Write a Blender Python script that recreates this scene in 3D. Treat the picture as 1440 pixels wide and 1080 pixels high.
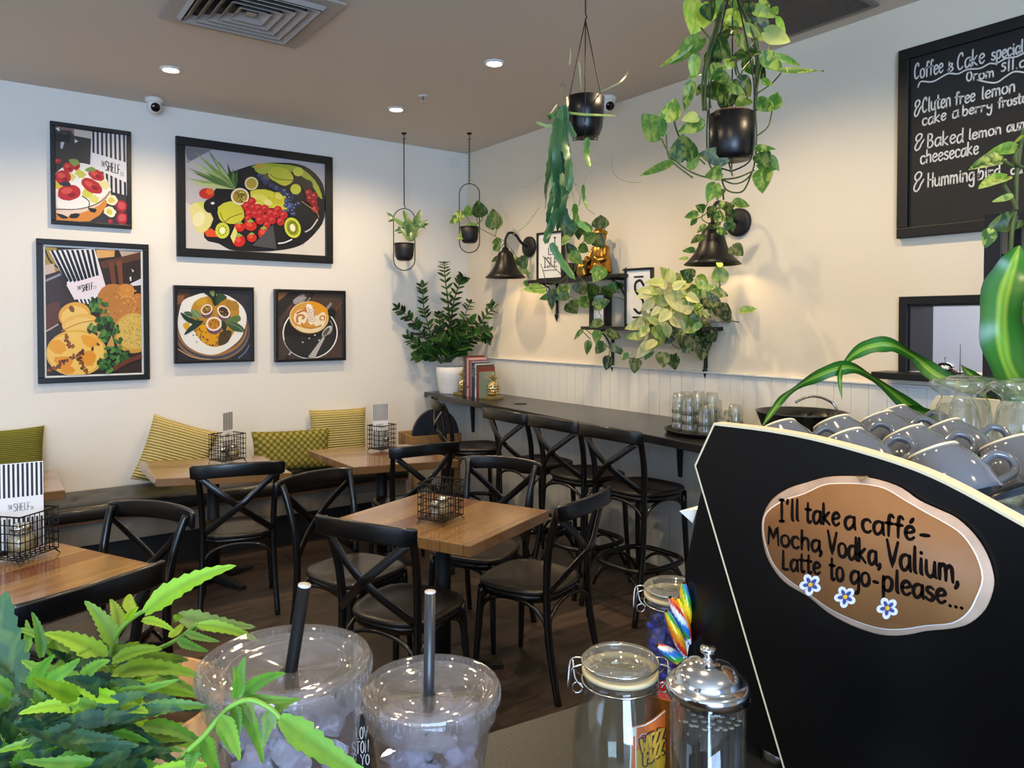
import bpy, math, random
import numpy as np
from mathutils import Vector as V, Matrix
for o in list(bpy.data.objects): bpy.data.objects.remove(o)
S = bpy.context.scene; COL = S.collection
rnd = random.Random(7)
# ------------------------------------------------------------------ camera
FPX = 1044.0; PITCH = math.radians(1.2); PPY = 476.0; EYE = 1.65
YAW = math.atan2(1430, FPX)
cam = bpy.data.objects.new('camera', bpy.data.cameras.new('camera')); COL.objects.link(cam)
cam.location = (0, 0, EYE)
cam.rotation_euler = (math.pi/2 - PITCH, 0, YAW - math.pi/2)
cam.data.sensor_width = 36; cam.data.lens = 36*FPX/1440; cam.data.shift_y = -(540-PPY)/1440
cam.data.clip_start = 0.02
S.camera = cam
# ------------------------------------------------------------------ look, world, daylight
S.view_settings.view_transform = 'Standard'; S.view_settings.look = 'None'
S.view_settings.gamma = 1; S.view_settings.use_curve_mapping = False
S.view_settings.exposure = 0.93
S.cycles.use_denoising = True
S.cycles.max_bounces = 8; S.cycles.transparent_max_bounces = 72; S.cycles.transmission_bounces = 10
S.cycles.caustics_reflective = False; S.cycles.caustics_refractive = False
S.cycles.sample_clamp_indirect = 6
W = bpy.data.worlds.new('daylight_sky'); S.world = W; W.use_nodes = True
W.node_tree.nodes['Background'].inputs[0].default_value = (0.42, 0.58, 1.0, 1)
W.node_tree.nodes['Background'].inputs[1].default_value = 0.3
Y0, X0, CZ = 5.85, 3.754, 3.22          # left wall plane, right wall plane, ceiling height
XL, YF = -3.6, -3.2                      # unseen side wall and shop front behind the camera

def light(name, kind, loc, energy, color, rot=(0, 0, 0), **kw):
    d = bpy.data.lights.new(name, kind); d.energy = energy; d.color = color
    for k, v in kw.items(): setattr(d, k, v)
    o = bpy.data.objects.new(name, d); COL.objects.link(o); o.location = loc; o.rotation_euler = rot
    return o
# daylight through the glazed shop front behind the camera
light('shopfront_daylight', 'AREA', (-1.75, YF+0.05, 1.6), 225, (0.47, 0.68, 1.0), (math.radians(-90), 0, math.pi),
      shape='RECTANGLE', size=3.0, size_y=2.3)
light('side_fill_light', 'AREA', (XL+0.05, 0.9, 1.7), 22, (0.52, 0.71, 1.0), (math.radians(90), 0, math.radians(-90)),
      shape='RECTANGLE', size=2.6, size_y=2.0)  # added cool fill from the unseen side wall, no window known there
WARM = (1.0, 0.76, 0.46)
# ------------------------------------------------------------------ pixel -> place helpers (1440x1080 frame)
_c, _s = math.cos(PITCH), math.sin(PITCH)
_v = V((math.cos(YAW), math.sin(YAW), 0)); _r = V((math.sin(YAW), -math.cos(YAW), 0))
def ray(px, py):
    a = (px-720)/FPX; b = (PPY-py)/FPX
    return _v*(_c+b*_s) + _r*a + V((0, 0, -_s+b*_c))
EYEV = V((0, 0, EYE))
def at_z(px, py, z): d = ray(px, py); return EYEV + d*((z-EYE)/d.z)
def at_y(px, py, y): d = ray(px, py); return EYEV + d*(y/d.y)
def at_x(px, py, x): d = ray(px, py); return EYEV + d*(x/d.x)
def at_d(px, py, dep): d = ray(px, py); return EYEV + d*dep     # dep = distance along the view axis
# ------------------------------------------------------------------ colours and materials
def hexc(h):
    h = h.lstrip('#'); c = [int(h[i:i+2], 16)/255 for i in (0, 2, 4)]
    return tuple(x/12.92 if x <= .04045 else ((x+.055)/1.055)**2.4 for x in c)
def rgba(h): return hexc(h)+(1,) if isinstance(h, str) else tuple(h)+(1,)
class NT:
    def __init__(s, name):
        s.m = bpy.data.materials.new(name); s.m.use_nodes = True; s.t = s.m.node_tree; s.n = s.t.nodes
        s.p = s.n['Principled BSDF']; s.out = s.n['Material Output']
    def node(s, typ, **kw):
        n = s.n.new(typ)
        for k, v in kw.items():
            if k[0] == '_': setattr(n, k[1:], v)
            else: n.inputs[k.replace('__', ' ')].default_value = v
        return n
    def link(s, a, b): s.t.links.new(a, b)
    def ramp(s, fac, stops, interp='LINEAR'):
        n = s.n.new('ShaderNodeValToRGB'); e = n.color_ramp.elements; n.color_ramp.interpolation = interp
        while len(e) < len(stops): e.new(1)
        for el, (p, c) in zip(e, stops): el.position = p; el.color = rgba(c)
        s.link(fac, n.inputs[0]); return n.outputs[0]
    def mixc(s, fac, a, b, mode='MIX'):
        n = s.n.new('ShaderNodeMix'); n.data_type = 'RGBA'; n.blend_type = mode
        for sock, val in ((n.inputs['Factor'], fac), (n.inputs[6], a), (n.inputs[7], b)):
            if hasattr(val, 'node'): s.link(val, sock)
            elif isinstance(val, (int, float)): sock.default_value = val
            else: sock.default_value = rgba(val)
        return n.outputs[2]
    def coords(s, scale=(1, 1, 1), rot=(0, 0, 0), kind='Object'):
        tc = s.n.new('ShaderNodeTexCoord'); mp = s.n.new('ShaderNodeMapping')
        mp.inputs['Scale'].default_value = scale; mp.inputs['Rotation'].default_value = rot
        s.link(tc.outputs[kind], mp.inputs[0]); return mp.outputs[0]
    def bump(s, h, strength=.3, dist=.01):
        b = s.n.new('ShaderNodeBump'); b.inputs['Strength'].default_value = strength; b.inputs['Distance'].default_value = dist
        s.link(h, b.inputs['Height']); s.link(b.outputs[0], s.p.inputs['Normal'])
MATS = {}
def M(name, col='#808080', rough=.5, metal=0, var=0, vscale=8, bump=0, bscale=60, bdist=.002, attr=False, coat=0, spec=None, emit=None, es=1, trans=0):
    if name in MATS: return MATS[name]
    t = NT(name); p = t.p
    p.inputs['Base Color'].default_value = rgba(col); p.inputs['Roughness'].default_value = rough; p.inputs['Metallic'].default_value = metal
    if coat: p.inputs['Coat Weight'].default_value = coat; p.inputs['Coat Roughness'].default_value = .08
    if spec is not None: p.inputs['Specular IOR Level'].default_value = spec
    src = None
    if attr:
        a = t.node('ShaderNodeAttribute', _attribute_name='Col'); src = a.outputs['Color']; t.link(src, p.inputs['Base Color'])
    if var:
        n = t.node('ShaderNodeTexNoise', Scale=vscale, Detail=5.0); t.link(t.coords(), n.inputs['Vector'])
        r = t.ramp(n.outputs['Fac'], [(.3, (1-var,)*3), (.7, (1, 1, 1))])
        t.link(t.mixc(1.0, src if src else col, r, 'MULTIPLY'), p.inputs['Base Color'])
    if bump:
        n = t.node('ShaderNodeTexNoise', Scale=bscale, Detail=4.0); t.link(t.coords(), n.inputs['Vector']); t.bump(n.outputs['Fac'], bump, bdist)
    if emit: p.inputs['Emission Color'].default_value = rgba(emit); p.inputs['Emission Strength'].default_value = es
    if trans: p.inputs['Transmission Weight'].default_value = trans
    MATS[name] = t.m; return t.m
def thin_glass(name, tint='#ffffff', rough=.03, haze=0.0, edge=.55, hazecol='#ffffff'):
    t = NT(name); t.n.remove(t.p)
    tr = t.node('ShaderNodeBsdfTransparent'); tr.inputs[0].default_value = rgba(tint)
    gl = t.node('ShaderNodeBsdfGlossy', Roughness=rough)
    lw = t.node('ShaderNodeLayerWeight', Blend=.35)
    mr = t.node('ShaderNodeMapRange'); mr.inputs[3].default_value = .05; mr.inputs[4].default_value = edge
    t.link(lw.outputs['Facing'], mr.inputs[0])
    mx = t.node('ShaderNodeMixShader'); t.link(mr.outputs[0], mx.inputs[0]); t.link(tr.outputs[0], mx.inputs[1]); t.link(gl.outputs[0], mx.inputs[2])
    last = mx.outputs[0]
    if haze:
        df = t.node('ShaderNodeBsdfDiffuse'); df.inputs[0].default_value = rgba(hazecol)
        m2 = t.node('ShaderNodeMixShader'); m2.inputs[0].default_value = haze
        t.link(last, m2.inputs[1]); t.link(df.outputs[0], m2.inputs[2]); last = m2.outputs[0]
    t.link(last, t.out.inputs[0]); MATS[name] = t.m; return t.m
def real_glass(name, col='#ffffff', rough=0.0, ior=1.31):
    t = NT(name); t.n.remove(t.p); g = t.node('ShaderNodeBsdfGlass', Roughness=rough, IOR=ior); g.inputs[0].default_value = rgba(col)
    t.link(g.outputs[0], t.out.inputs[0]); MATS[name] = t.m; return t.m
def leaf_mat(name, vcol='#d9dd9a', vscale=55, rough=.38, tl=.25):
    t = NT(name); p = t.p
    a = t.node('ShaderNodeAttribute', _attribute_name='Col'); n = t.node('ShaderNodeTexNoise', Scale=vscale, Detail=3.0, Distortion=.6)
    t.link(t.coords((1, 1, .5)), n.inputs['Vector'])
    r = t.ramp(n.outputs['Fac'], [(.46, (0, 0, 0)), (.60, (1, 1, 1))])
    m = t.node('ShaderNodeMath', _operation='MULTIPLY'); t.link(r, m.inputs[0]); t.link(a.outputs['Alpha'], m.inputs[1])
    c = t.mixc(m.outputs[0], a.outputs['Color'], vcol)
    t.link(c, p.inputs['Base Color']); p.inputs['Roughness'].default_value = rough
    tb = t.node('ShaderNodeBsdfTranslucent'); t.link(c, tb.inputs[0])
    mx = t.node('ShaderNodeMixShader'); mx.inputs[0].default_value = tl
    t.link(p.outputs[0], mx.inputs[1]); t.link(tb.outputs[0], mx.inputs[2]); t.link(mx.outputs[0], t.out.inputs[0])
    MATS[name] = t.m; return t.m
def plank_mat(name, cols, width=.1, length=None, rough=.4, coat=0, grain=.35, gap=.004, bump=.15, gdir=0):
    """boards running along local x (gdir=0) or y (1): each board its own tone, stretched grain"""
    t = NT(name); p = t.p; p.inputs['Roughness'].default_value = rough
    if coat: p.inputs['Coat Weight'].default_value = coat; p.inputs['Coat Roughness'].default_value = .12
    tc = t.n.new('ShaderNodeTexCoord'); sep = t.n.new('ShaderNodeSeparateXYZ'); t.link(tc.outputs['Object'], sep.inputs[0])
    al, ac = (sep.outputs[0], sep.outputs[1]) if gdir == 0 else (sep.outputs[1], sep.outputs[0])
    def math_(op, a, b=None):
        n = t.node('ShaderNodeMath', _operation=op)
        for i, q in enumerate((a, b)):
            if q is None: continue
            if hasattr(q, 'node'): t.link(q, n.inputs[i])
            else: n.inputs[i].default_value = q
        return n.outputs[0]
    q = math_('DIVIDE', ac, width); row = math_('FLOOR', q); fr = math_('FRACT', q)
    cell = row
    if length:
        off = math_('MULTIPLY', row, .37); l = math_('ADD', math_('DIVIDE', al, length), off)
        cell = math_('ADD', math_('MULTIPLY', row, 17.3), math_('FLOOR', l))
    wn = t.node('ShaderNodeTexWhiteNoise', _noise_dimensions='1D'); t.link(cell, wn.inputs['W'])
    base = t.ramp(wn.outputs['Value'], [(i/(len(cols)), c) for i, c in enumerate(cols)], 'CONSTANT')
    cmb = t.n.new('ShaderNodeCombineXYZ'); t.link(math_('MULTIPLY', al, 2.2), cmb.inputs[0]); t.link(math_('MULTIPLY', ac, 38), cmb.inputs[1]); t.link(math_('MULTIPLY', cell, 3.1), cmb.inputs[2])
    n = t.node('ShaderNodeTexNoise', Scale=1.0, Detail=6.0, Distortion=.8); t.link(cmb.outputs[0], n.inputs['Vector'])
    g = t.ramp(n.outputs['Fac'], [(.25, (1-grain*1.6,)*3), (.5, (1-grain*.5,)*3), (.75, (1.12,)*3)])
    c = t.mixc(1.0, base, g, 'MULTIPLY')
    d = math_('LESS_THAN', fr, gap/width); c = t.mixc(d, c, '#0d0806')
    t.link(c, p.inputs['Base Color']); t.bump(n.outputs['Fac'], bump, .004)
    MATS[name] = t.m; return t.m
# ------------------------------------------------------------------ mesh builder
class MB:
    def __init__(s): s.v = []; s.f = []; s.mi = []; s.sm = []; s.c = []; s.usec = False
    def add(s, vs, fs, mi=0, smooth=True, col=None):
        k = len(s.v); s.v += [tuple(p) for p in vs]
        if col is None: s.c += [(1, 1, 1, 0)]*len(vs)
        elif isinstance(col, list): s.c += col; s.usec = True
        else: s.c += [tuple(col)+(0,)*(4-len(col))]*len(vs); s.usec = True
        for f in fs: s.f.append(tuple(i+k for i in f)); s.mi.append(mi); s.sm.append(smooth)
    def box(s, c, d, mat=None, mi=0, col=None, taper=1.0):
        x, y, z = [q/2 for q in d]; P = []
        for sz in (-1, 1):
            t = taper if sz > 0 else 1
            for sx, sy in ((-1, -1), (1, -1), (1, 1), (-1, 1)): P.append(V((sx*x*t, sy*y*t, sz*z)))
        if mat is not None: P = [mat @ p for p in P]
        c = V(c); s.add([p+c for p in P], [(3, 2, 1, 0), (4, 5, 6, 7), (0, 1, 5, 4), (1, 2, 6, 5), (2, 3, 7, 6), (3, 0, 4, 7)], mi, False, col); return s
    def hexa(s, lo, hi, mi=0, col=None):
        n = len(lo); s.add(list(lo)+list(hi), [tuple(range(n))[::-1], tuple(range(n, 2*n))]+[(i, (i+1) % n, n+(i+1) % n, n+i) for i in range(n)], mi, False, col); return s
    def tube(s, pts, r, n=8, closed=False, mi=0, col=None, flat=None):
        """round tube along pts; flat=(normal, w, t) makes a rectangular strap lying across `normal`"""
        pts = [V(p) for p in pts]; N = len(pts); rr = r if isinstance(r, (list, tuple)) else [r]*N
        T = []
        for i in range(N):
            a = pts[(i-1) % N] if (closed or i > 0) else pts[i]; b = pts[(i+1) % N] if (closed or i < N-1) else pts[i]
            d = b-a; T.append(d.normalized() if d.length > 1e-9 else V((0, 0, 1)))
        u = T[0].orthogonal().normalized(); vs = []; cs = []
        for i in range(N):
            u = (u - T[i]*u.dot(T[i])); u = u.normalized() if u.length > 1e-6 else T[i].orthogonal().normalized()
            if flat:
                nn = V(flat[0](i) if callable(flat[0]) else flat[0]); nn = (nn-T[i]*nn.dot(T[i])).normalized(); sd = T[i].cross(nn)
                w, t = flat[1]/2*rr[i], flat[2]/2
                ring = [sd*w*a+nn*t*b for a, b in ((-1, -.5), (-.85, -1), (.85, -1), (1, -.5), (1, .5), (.85, 1), (-.85, 1), (-1, .5))]
            else:
                w = T[i].cross(u); ring = [(u*math.cos(2*math.pi*k/n)+w*math.sin(2*math.pi*k/n))*rr[i] for k in range(n)]
            vs += [pts[i]+q for q in ring]
        n = 8 if flat else n
        fs = [(i*n+k, i*n+(k+1) % n, ((i+1) % N)*n+(k+1) % n, ((i+1) % N)*n+k) for i in range(N if closed else N-1) for k in range(n)]
        if not closed: fs += [tuple(range(n))[::-1], tuple(range((N-1)*n, N*n))]
        s.add(vs, fs, mi, True, col); return s
    def lathe(s, prof, n=24, c=(0, 0, 0), mat=None, mi=0, col=None, closed=False, smooth=True):
        c = V(c); vs = []; N = len(prof)
        for r, z in prof:
            for k in range(n):
                p = V((r*math.cos(2*math.pi*k/n), r*math.sin(2*math.pi*k/n), z)); vs.append(c+(mat @ p if mat is not None else p))
        fs = [(i*n+k, i*n+(k+1) % n, ((i+1) % N)*n+(k+1) % n, ((i+1) % N)*n+k) for i in range(N if closed else N-1) for k in range(n)]
        if not closed:
            if prof[0][0] > 1e-5: fs.append(tuple(range(n))[::-1])
            if prof[-1][0] > 1e-5: fs.append(tuple(range((N-1)*n, N*n)))
        s.add(vs, fs, mi, smooth, col); return s
    def skin(s, rings, mi=0, col=None, cap=True, smooth=True):
        n = len(rings[0]); N = len(rings); vs = [p for r in rings for p in r]
        fs = [(i*n+k, i*n+(k+1) % n, (i+1)*n+(k+1) % n, (i+1)*n+k) for i in range(N-1) for k in range(n)]
        if cap: fs += [tuple(range(n))[::-1], tuple(range((N-1)*n, N*n))]
        s.add(vs, fs, mi, smooth, col); return s
    def ball(s, c, r, n=10, mi=0, col=None, sc=(1, 1, 1), mat=None):
        m = max(4, n//2+1); prof = [(r*math.sin(math.pi*i/m), -r*math.cos(math.pi*i/m)) for i in range(m+1)]
        A = Matrix.Diagonal(V(sc)); A = (mat.to_3x3() @ A) if mat is not None else A
        return s.lathe(prof, n, c, A, mi, col)
    def ribbon(s, pts, w, nrm, mi=0, col=None, lift=0.0):
        """flat painted stroke; w per point (half width)"""
        pts = [V(p) for p in pts]; N = len(pts); nrm = V(nrm); ws = w if isinstance(w, list) else [w]*N; vs = []
        for i in range(N):
            d = (pts[min(i+1, N-1)]-pts[max(i-1, 0)]); sd = d.cross(nrm)
            sd = sd.normalized() if sd.length > 1e-9 else V((0, 0, 0)); vs += [pts[i]+sd*ws[i]+nrm*lift, pts[i]-sd*ws[i]+nrm*lift]
        s.add(vs, [(2*i, 2*i+2, 2*i+3, 2*i+1) for i in range(N-1)], mi, False, col)
        for e in (0, N-1):
            t = (pts[1]-pts[0]) if e == 0 else (pts[-1]-pts[-2])
            if t.length < 1e-9: continue
            t.normalize(); b = nrm.cross(t)
            s.add([pts[e]+(t*math.cos(a)+b*math.sin(a))*ws[e]+nrm*(lift) for a in [k*math.pi/4 for k in range(8)]], [tuple(range(8))], mi, False, col)
        return s
    def build(s, name, mats, parent=None, bevel=0, sub=0, solid=0, loc=None, rot=None):
        me = bpy.data.meshes.new(name); me.from_pydata(s.v, [], s.f)
        for m in (mats if isinstance(mats, (list, tuple)) else [mats]): me.materials.append(m)
        me.polygons.foreach_set('material_index', s.mi); me.polygons.foreach_set('use_smooth', s.sm)
        if s.usec:
            a = me.color_attributes.new('Col', 'FLOAT_COLOR', 'POINT'); a.data.foreach_set('color', [q for c in s.c for q in c])
        me.validate(); me.update()
        o = bpy.data.objects.new(name, me); COL.objects.link(o)
        if parent: o.parent = parent
        if loc is not None: o.location = loc
        if rot is not None: o.rotation_euler = rot
        if solid: m = o.modifiers.new('s', 'SOLIDIFY'); m.thickness = solid; m.offset = 0
        if bevel: m = o.modifiers.new('b', 'BEVEL'); m.width = bevel; m.segments = 2; m.limit_method = 'ANGLE'; m.angle_limit = math.radians(40)
        if sub: m = o.modifiers.new('u', 'SUBSURF'); m.levels = m.render_levels = sub
        return o
def thing(name, label, cat, loc=(0, 0, 0), rz=0, group=None):
    o = bpy.data.objects.new(name, None); COL.objects.link(o); o.location = loc; o.rotation_euler = (0, 0, rz); o.empty_display_size = .05
    return tag(o, label, cat, group)
def tag(o, label, cat, group=None, kind=None):
    o['label'] = label; o['category'] = cat
    if group: o['group'] = group
    if kind: o['kind'] = kind
    return o
def struct(o): o['kind'] = 'structure'; return o
def dup(root, loc, rz, label, group=None):
    r = root.copy(); COL.objects.link(r); r.location = loc; r.rotation_euler = (0, 0, rz); r['label'] = label
    if group: r['group'] = group
    for ch in list(root.children):
        c = ch.copy(); COL.objects.link(c); c.parent = r
        for g in list(ch.children): d = g.copy(); COL.objects.link(d); d.parent = c
    return r
def smooth_path(pts, n=6, closed=False):
    pts = [V(p) for p in pts]; N = len(pts); out = []
    if N < 3: return pts
    for i in range(N if closed else N-1):
        if closed: p0, p1, p2, p3 = pts[(i-1) % N], pts[i], pts[(i+1) % N], pts[(i+2) % N]
        else: p0, p1, p2, p3 = pts[max(i-1, 0)], pts[i], pts[i+1], pts[min(i+2, N-1)]
        for k in range(n):
            t = k/n; out.append(.5*((2*p1)+(p2-p0)*t+(2*p0-5*p1+4*p2-p3)*t*t+(3*p1-p0-3*p2+p3)*t**3))
    if not closed: out.append(pts[-1])
    return out
def nums(s): return [tuple(float(q) for q in t.split(',')) for t in s.replace(';', ' ').split()]
# ------------------------------------------------------------------ strokes: a single-line hand for everything written in the place
GL = {  # cap height 10, x-height 6; '/' parts strokes; leading ! keeps straight corners
'a':(5,'4.5,5 3,6 1,5 .3,2.5 1.3,0 3,.5 4.5,3/4.6,6 4.5,2 5,0'),'b':(5,'.5,10 .5,0/.5,3 2,6 4,5.5 4.5,3 3.5,.3 1.5,0 .5,1.5'),
'c':(4.5,'4.2,5 3,6 1,5.2 .4,3 1.2,.5 3,0 4.3,1'),'d':(5,'4.5,5 3,6 1,5 .3,2.5 1.3,0 3,.5 4.5,3/4.6,10 4.5,2 5,0'),
'e':(4.5,'.5,3 2.5,3.3 4.2,4.3 3.5,5.8 2,6 .6,4.5 .4,2 1.5,.2 3,.2 4.3,1.3'),'f':(3.6,'3.7,9 2.7,10 1.7,9 1.4,5 1.3,0/0,6 3.3,6'),
'F':(4,'.2,1.5 1.5,4 3.2,8 2.6,10 1.4,9.4 1.1,4 1.1,-2 2,-3.2 2.4,-1 1.5,1.6 3.9,2.4'),
'g':(5,'4.5,5 3,6 1,5 .3,2.5 1.3,.3 3,.8 4.5,3/4.6,6 4.6,-2 3.5,-4 1.5,-3.6 .6,-2.5'),'h':(5,'.6,10 .5,0/.5,3.5 2,6 3.8,5.5 4.2,3 4.3,0'),
'i':(2,'1,6 1,1 1.6,0/1,8 1.1,8.5'),'k':(5,'!.6,10 .5,0/!4,6 .8,3 4.3,0'),'l':(2,'1,10 .9,1.5 1.7,0'),
'm':(7.2,'.5,6 .5,0/.5,4 1.8,6 3,5.5 3.4,3 3.4,0/3.4,4 4.8,6 6,5.4 6.4,3 6.6,0'),'n':(5,'.5,6 .5,0/.5,4 2,6 3.8,5.5 4.2,3 4.4,0'),
'o':(5,'2.5,6 .8,5 .3,3 1,.6 2.5,0 4.2,1 4.7,3.2 4,5.3 2.5,6'),'p':(5,'.5,6 .5,-4/.5,4 2,6 4,5.5 4.5,3 3.5,.3 1.5,0 .5,1.5'),
'r':(4,'.5,6 .5,0/.5,3.5 1.8,5.7 3.7,5.7'),'s':(4.2,'3.8,5.3 2.4,6 .9,5.2 1.2,3.7 3.2,2.6 3.8,1.2 2.6,0 .8,.4 .3,1.2'),
't':(3.6,'1.5,9.4 1.4,1.5 2.3,0 3.4,.7/0,6.3 3.3,6.3'),'u':(5.2,'.5,6 .6,1.5 2,0 3.6,.8 4.3,3/4.4,6 4.3,1.5 5,0'),
'y':(5,'.5,6 .8,3.5 2.2,2.8 4,4/4.4,6 4.2,-1 3.3,-4 1.5,-3.8 .8,-2.6'),
'A':(5,'!0,0 2.5,10 5,0/!1,4 4,4'),'B':(5,'.6,10 .5,0/.5,10 3,9.6 3.8,7.8 2.8,5.6 .6,5.2 3.4,4.8 4.5,2.7 3.2,.4 .5,0'),
'C':(5.4,'4.6,8 4,10 2.4,9.8 .9,7.5 .4,4 1.2,.8 2.8,0 4.6,1.4'),'D':(5,'.5,10 .5,0/.5,10 3,9.4 4.6,7 4.6,3 3,.5 .5,0'),
'E':(4.4,'!4,10 .5,10 .5,0 4,0/!.5,5 3.4,5'),'H':(5.2,'!.5,10 .5,0/!4.6,10 4.6,0/!.5,5 4.6,5.2'),'I':(3,'!1.5,10 1.5,0/!.3,10 2.7,10/!.3,0 2.7,0'),
'J':(4,'!4,10 .5,10 .5,0/!.5,5 3.4,5'),'L':(4.4,'!.7,10 .6,.2 4,.3'),'M':(6.4,'!.3,0 .9,9.5 3,3.4 5.3,9.8 6,0'),'N':(5,'!.5,0 .5,10 4.5,0 4.5,10'),
'O':(5.2,'2.6,10 .9,8 .5,5 .9,2 2.6,0 4.3,2 4.7,5 4.3,8 2.6,10'),'R':(5,'!.5,0 .5,10 3.6,10 4.4,7.6 3.4,5.4 .5,5/!2.6,5 4.6,0'),
'S':(4.8,'4.4,8.6 3,10 1,9.3 .8,7.2 2.4,5.4 4.2,3.8 4.3,1.4 2.6,0 .5,1.2'),'T':(5,'!2.5,10 2.5,0/!0,10 5,10'),'V':(5,'!0,10 2.4,0 5,10'),
'W':(6.4,'!0,10 1.6,0 3.2,7 4.8,0 6.4,10'),'Y':(5,'!0,10 2.5,5 5,10/!2.5,5 2.5,0'),'Z':(4.8,'!.3,10 4.5,10 .3,0 4.7,0'),
'&':(5.2,'2.6,5.6 1,6.4 .8,8.6 2.4,10 3.9,9 3.6,7 1.4,4.8 .3,2 1.2,0 2.8,.8 3.8,3 5.2,5.2'),'1':(2.2,'1.1,10 1.1,0'),'I1':(1,'!1,10 1,0'),
',':(2,'1,1 .9,-.4 .2,-2'),'.':(2,'1,.5 1.1,.2'),'-':(3.6,'.4,3.4 3.2,3.4'),"'":(2,'1.1,10 .8,8'),'|':(2.2,'1.2,10 1,0'),
'é':(4.6,'.5,3 2.5,3.3 4.2,4.3 3.5,5.8 2,6 .6,4.5 .4,2 1.5,.2 3,.2 4.3,1.3/2.6,8 3.9,10'),'ū':(5.2,'.5,6 .6,1.5 2,0 3.6,.8 4.3,3/4.4,6 4.3,1.5 5,0/1,7.6 4.4,7.8'),
'$':(4,'3.6,8 2.4,8.8 1,8 1.2,6.4 3,5 3.4,3 2.2,1.4 .5,2'),'+':(4.8,'1,10 1.2,0/.2,2 2.6,.3 4.2,2 3,4.6 .8,5 2.8,5.6 3.6,7.6 1.6,8.6'),
'{':(5,'!0,1.5 4.6,1.5'),' ':(3,''),'w':(7,'!.3,6 1.8,0 3.4,5 5,0 6.6,6')}
GL['F'] = GL['J']
def strokes(text):
    out = []; x = 0
    for ch in text:
        w, d = GL[ch]
        for st in [q for q in d.split('/') if q]:
            straight = st[0] == '!'; pts = [(a+x, b) for a, b in nums(st.lstrip('!'))]
            if not straight and len(pts) > 2: pts = [(q.x, q.y) for q in smooth_path([(a, b, 0) for a, b in pts], 4)]
            out.append(pts)
        x += w+.9
    return out, x-.9
def write(mb, text, p0, p1, h, to3, w, nrm, lift=.0006, mi=0, col=None, brush=False, slant=0.0, up=(0, -1), jit=0.0):
    """write text on the baseline p0->p1 (2-D frame coords); h = cap height; to3 maps 2-D to the surface; w = stroke half width in metres"""
    st, W = strokes(text); dx, dy = p1[0]-p0[0], p1[1]-p0[1]
    for pts in st:
        j = rnd.uniform(-jit, jit); P = []
        for a, b in pts:
            t = (a+slant*b)/W; q = h*(b/10+j)
            P.append(to3(p0[0]+dx*t+up[0]*q, p0[1]+dy*t+up[1]*q))
        if brush and len(P) < 8: P = [P[i]+(P[i+1]-P[i])*(k/4) for i in range(len(P)-1) for k in range(4)]+[P[-1]]
        if brush:
            ws = [w*(.75+.5*math.sin(math.pi*(i+.6)/(len(P)+.2))) for i in range(len(P))]
        else: ws = w
        mb.ribbon(P, ws, nrm, mi, col, lift)
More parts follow.
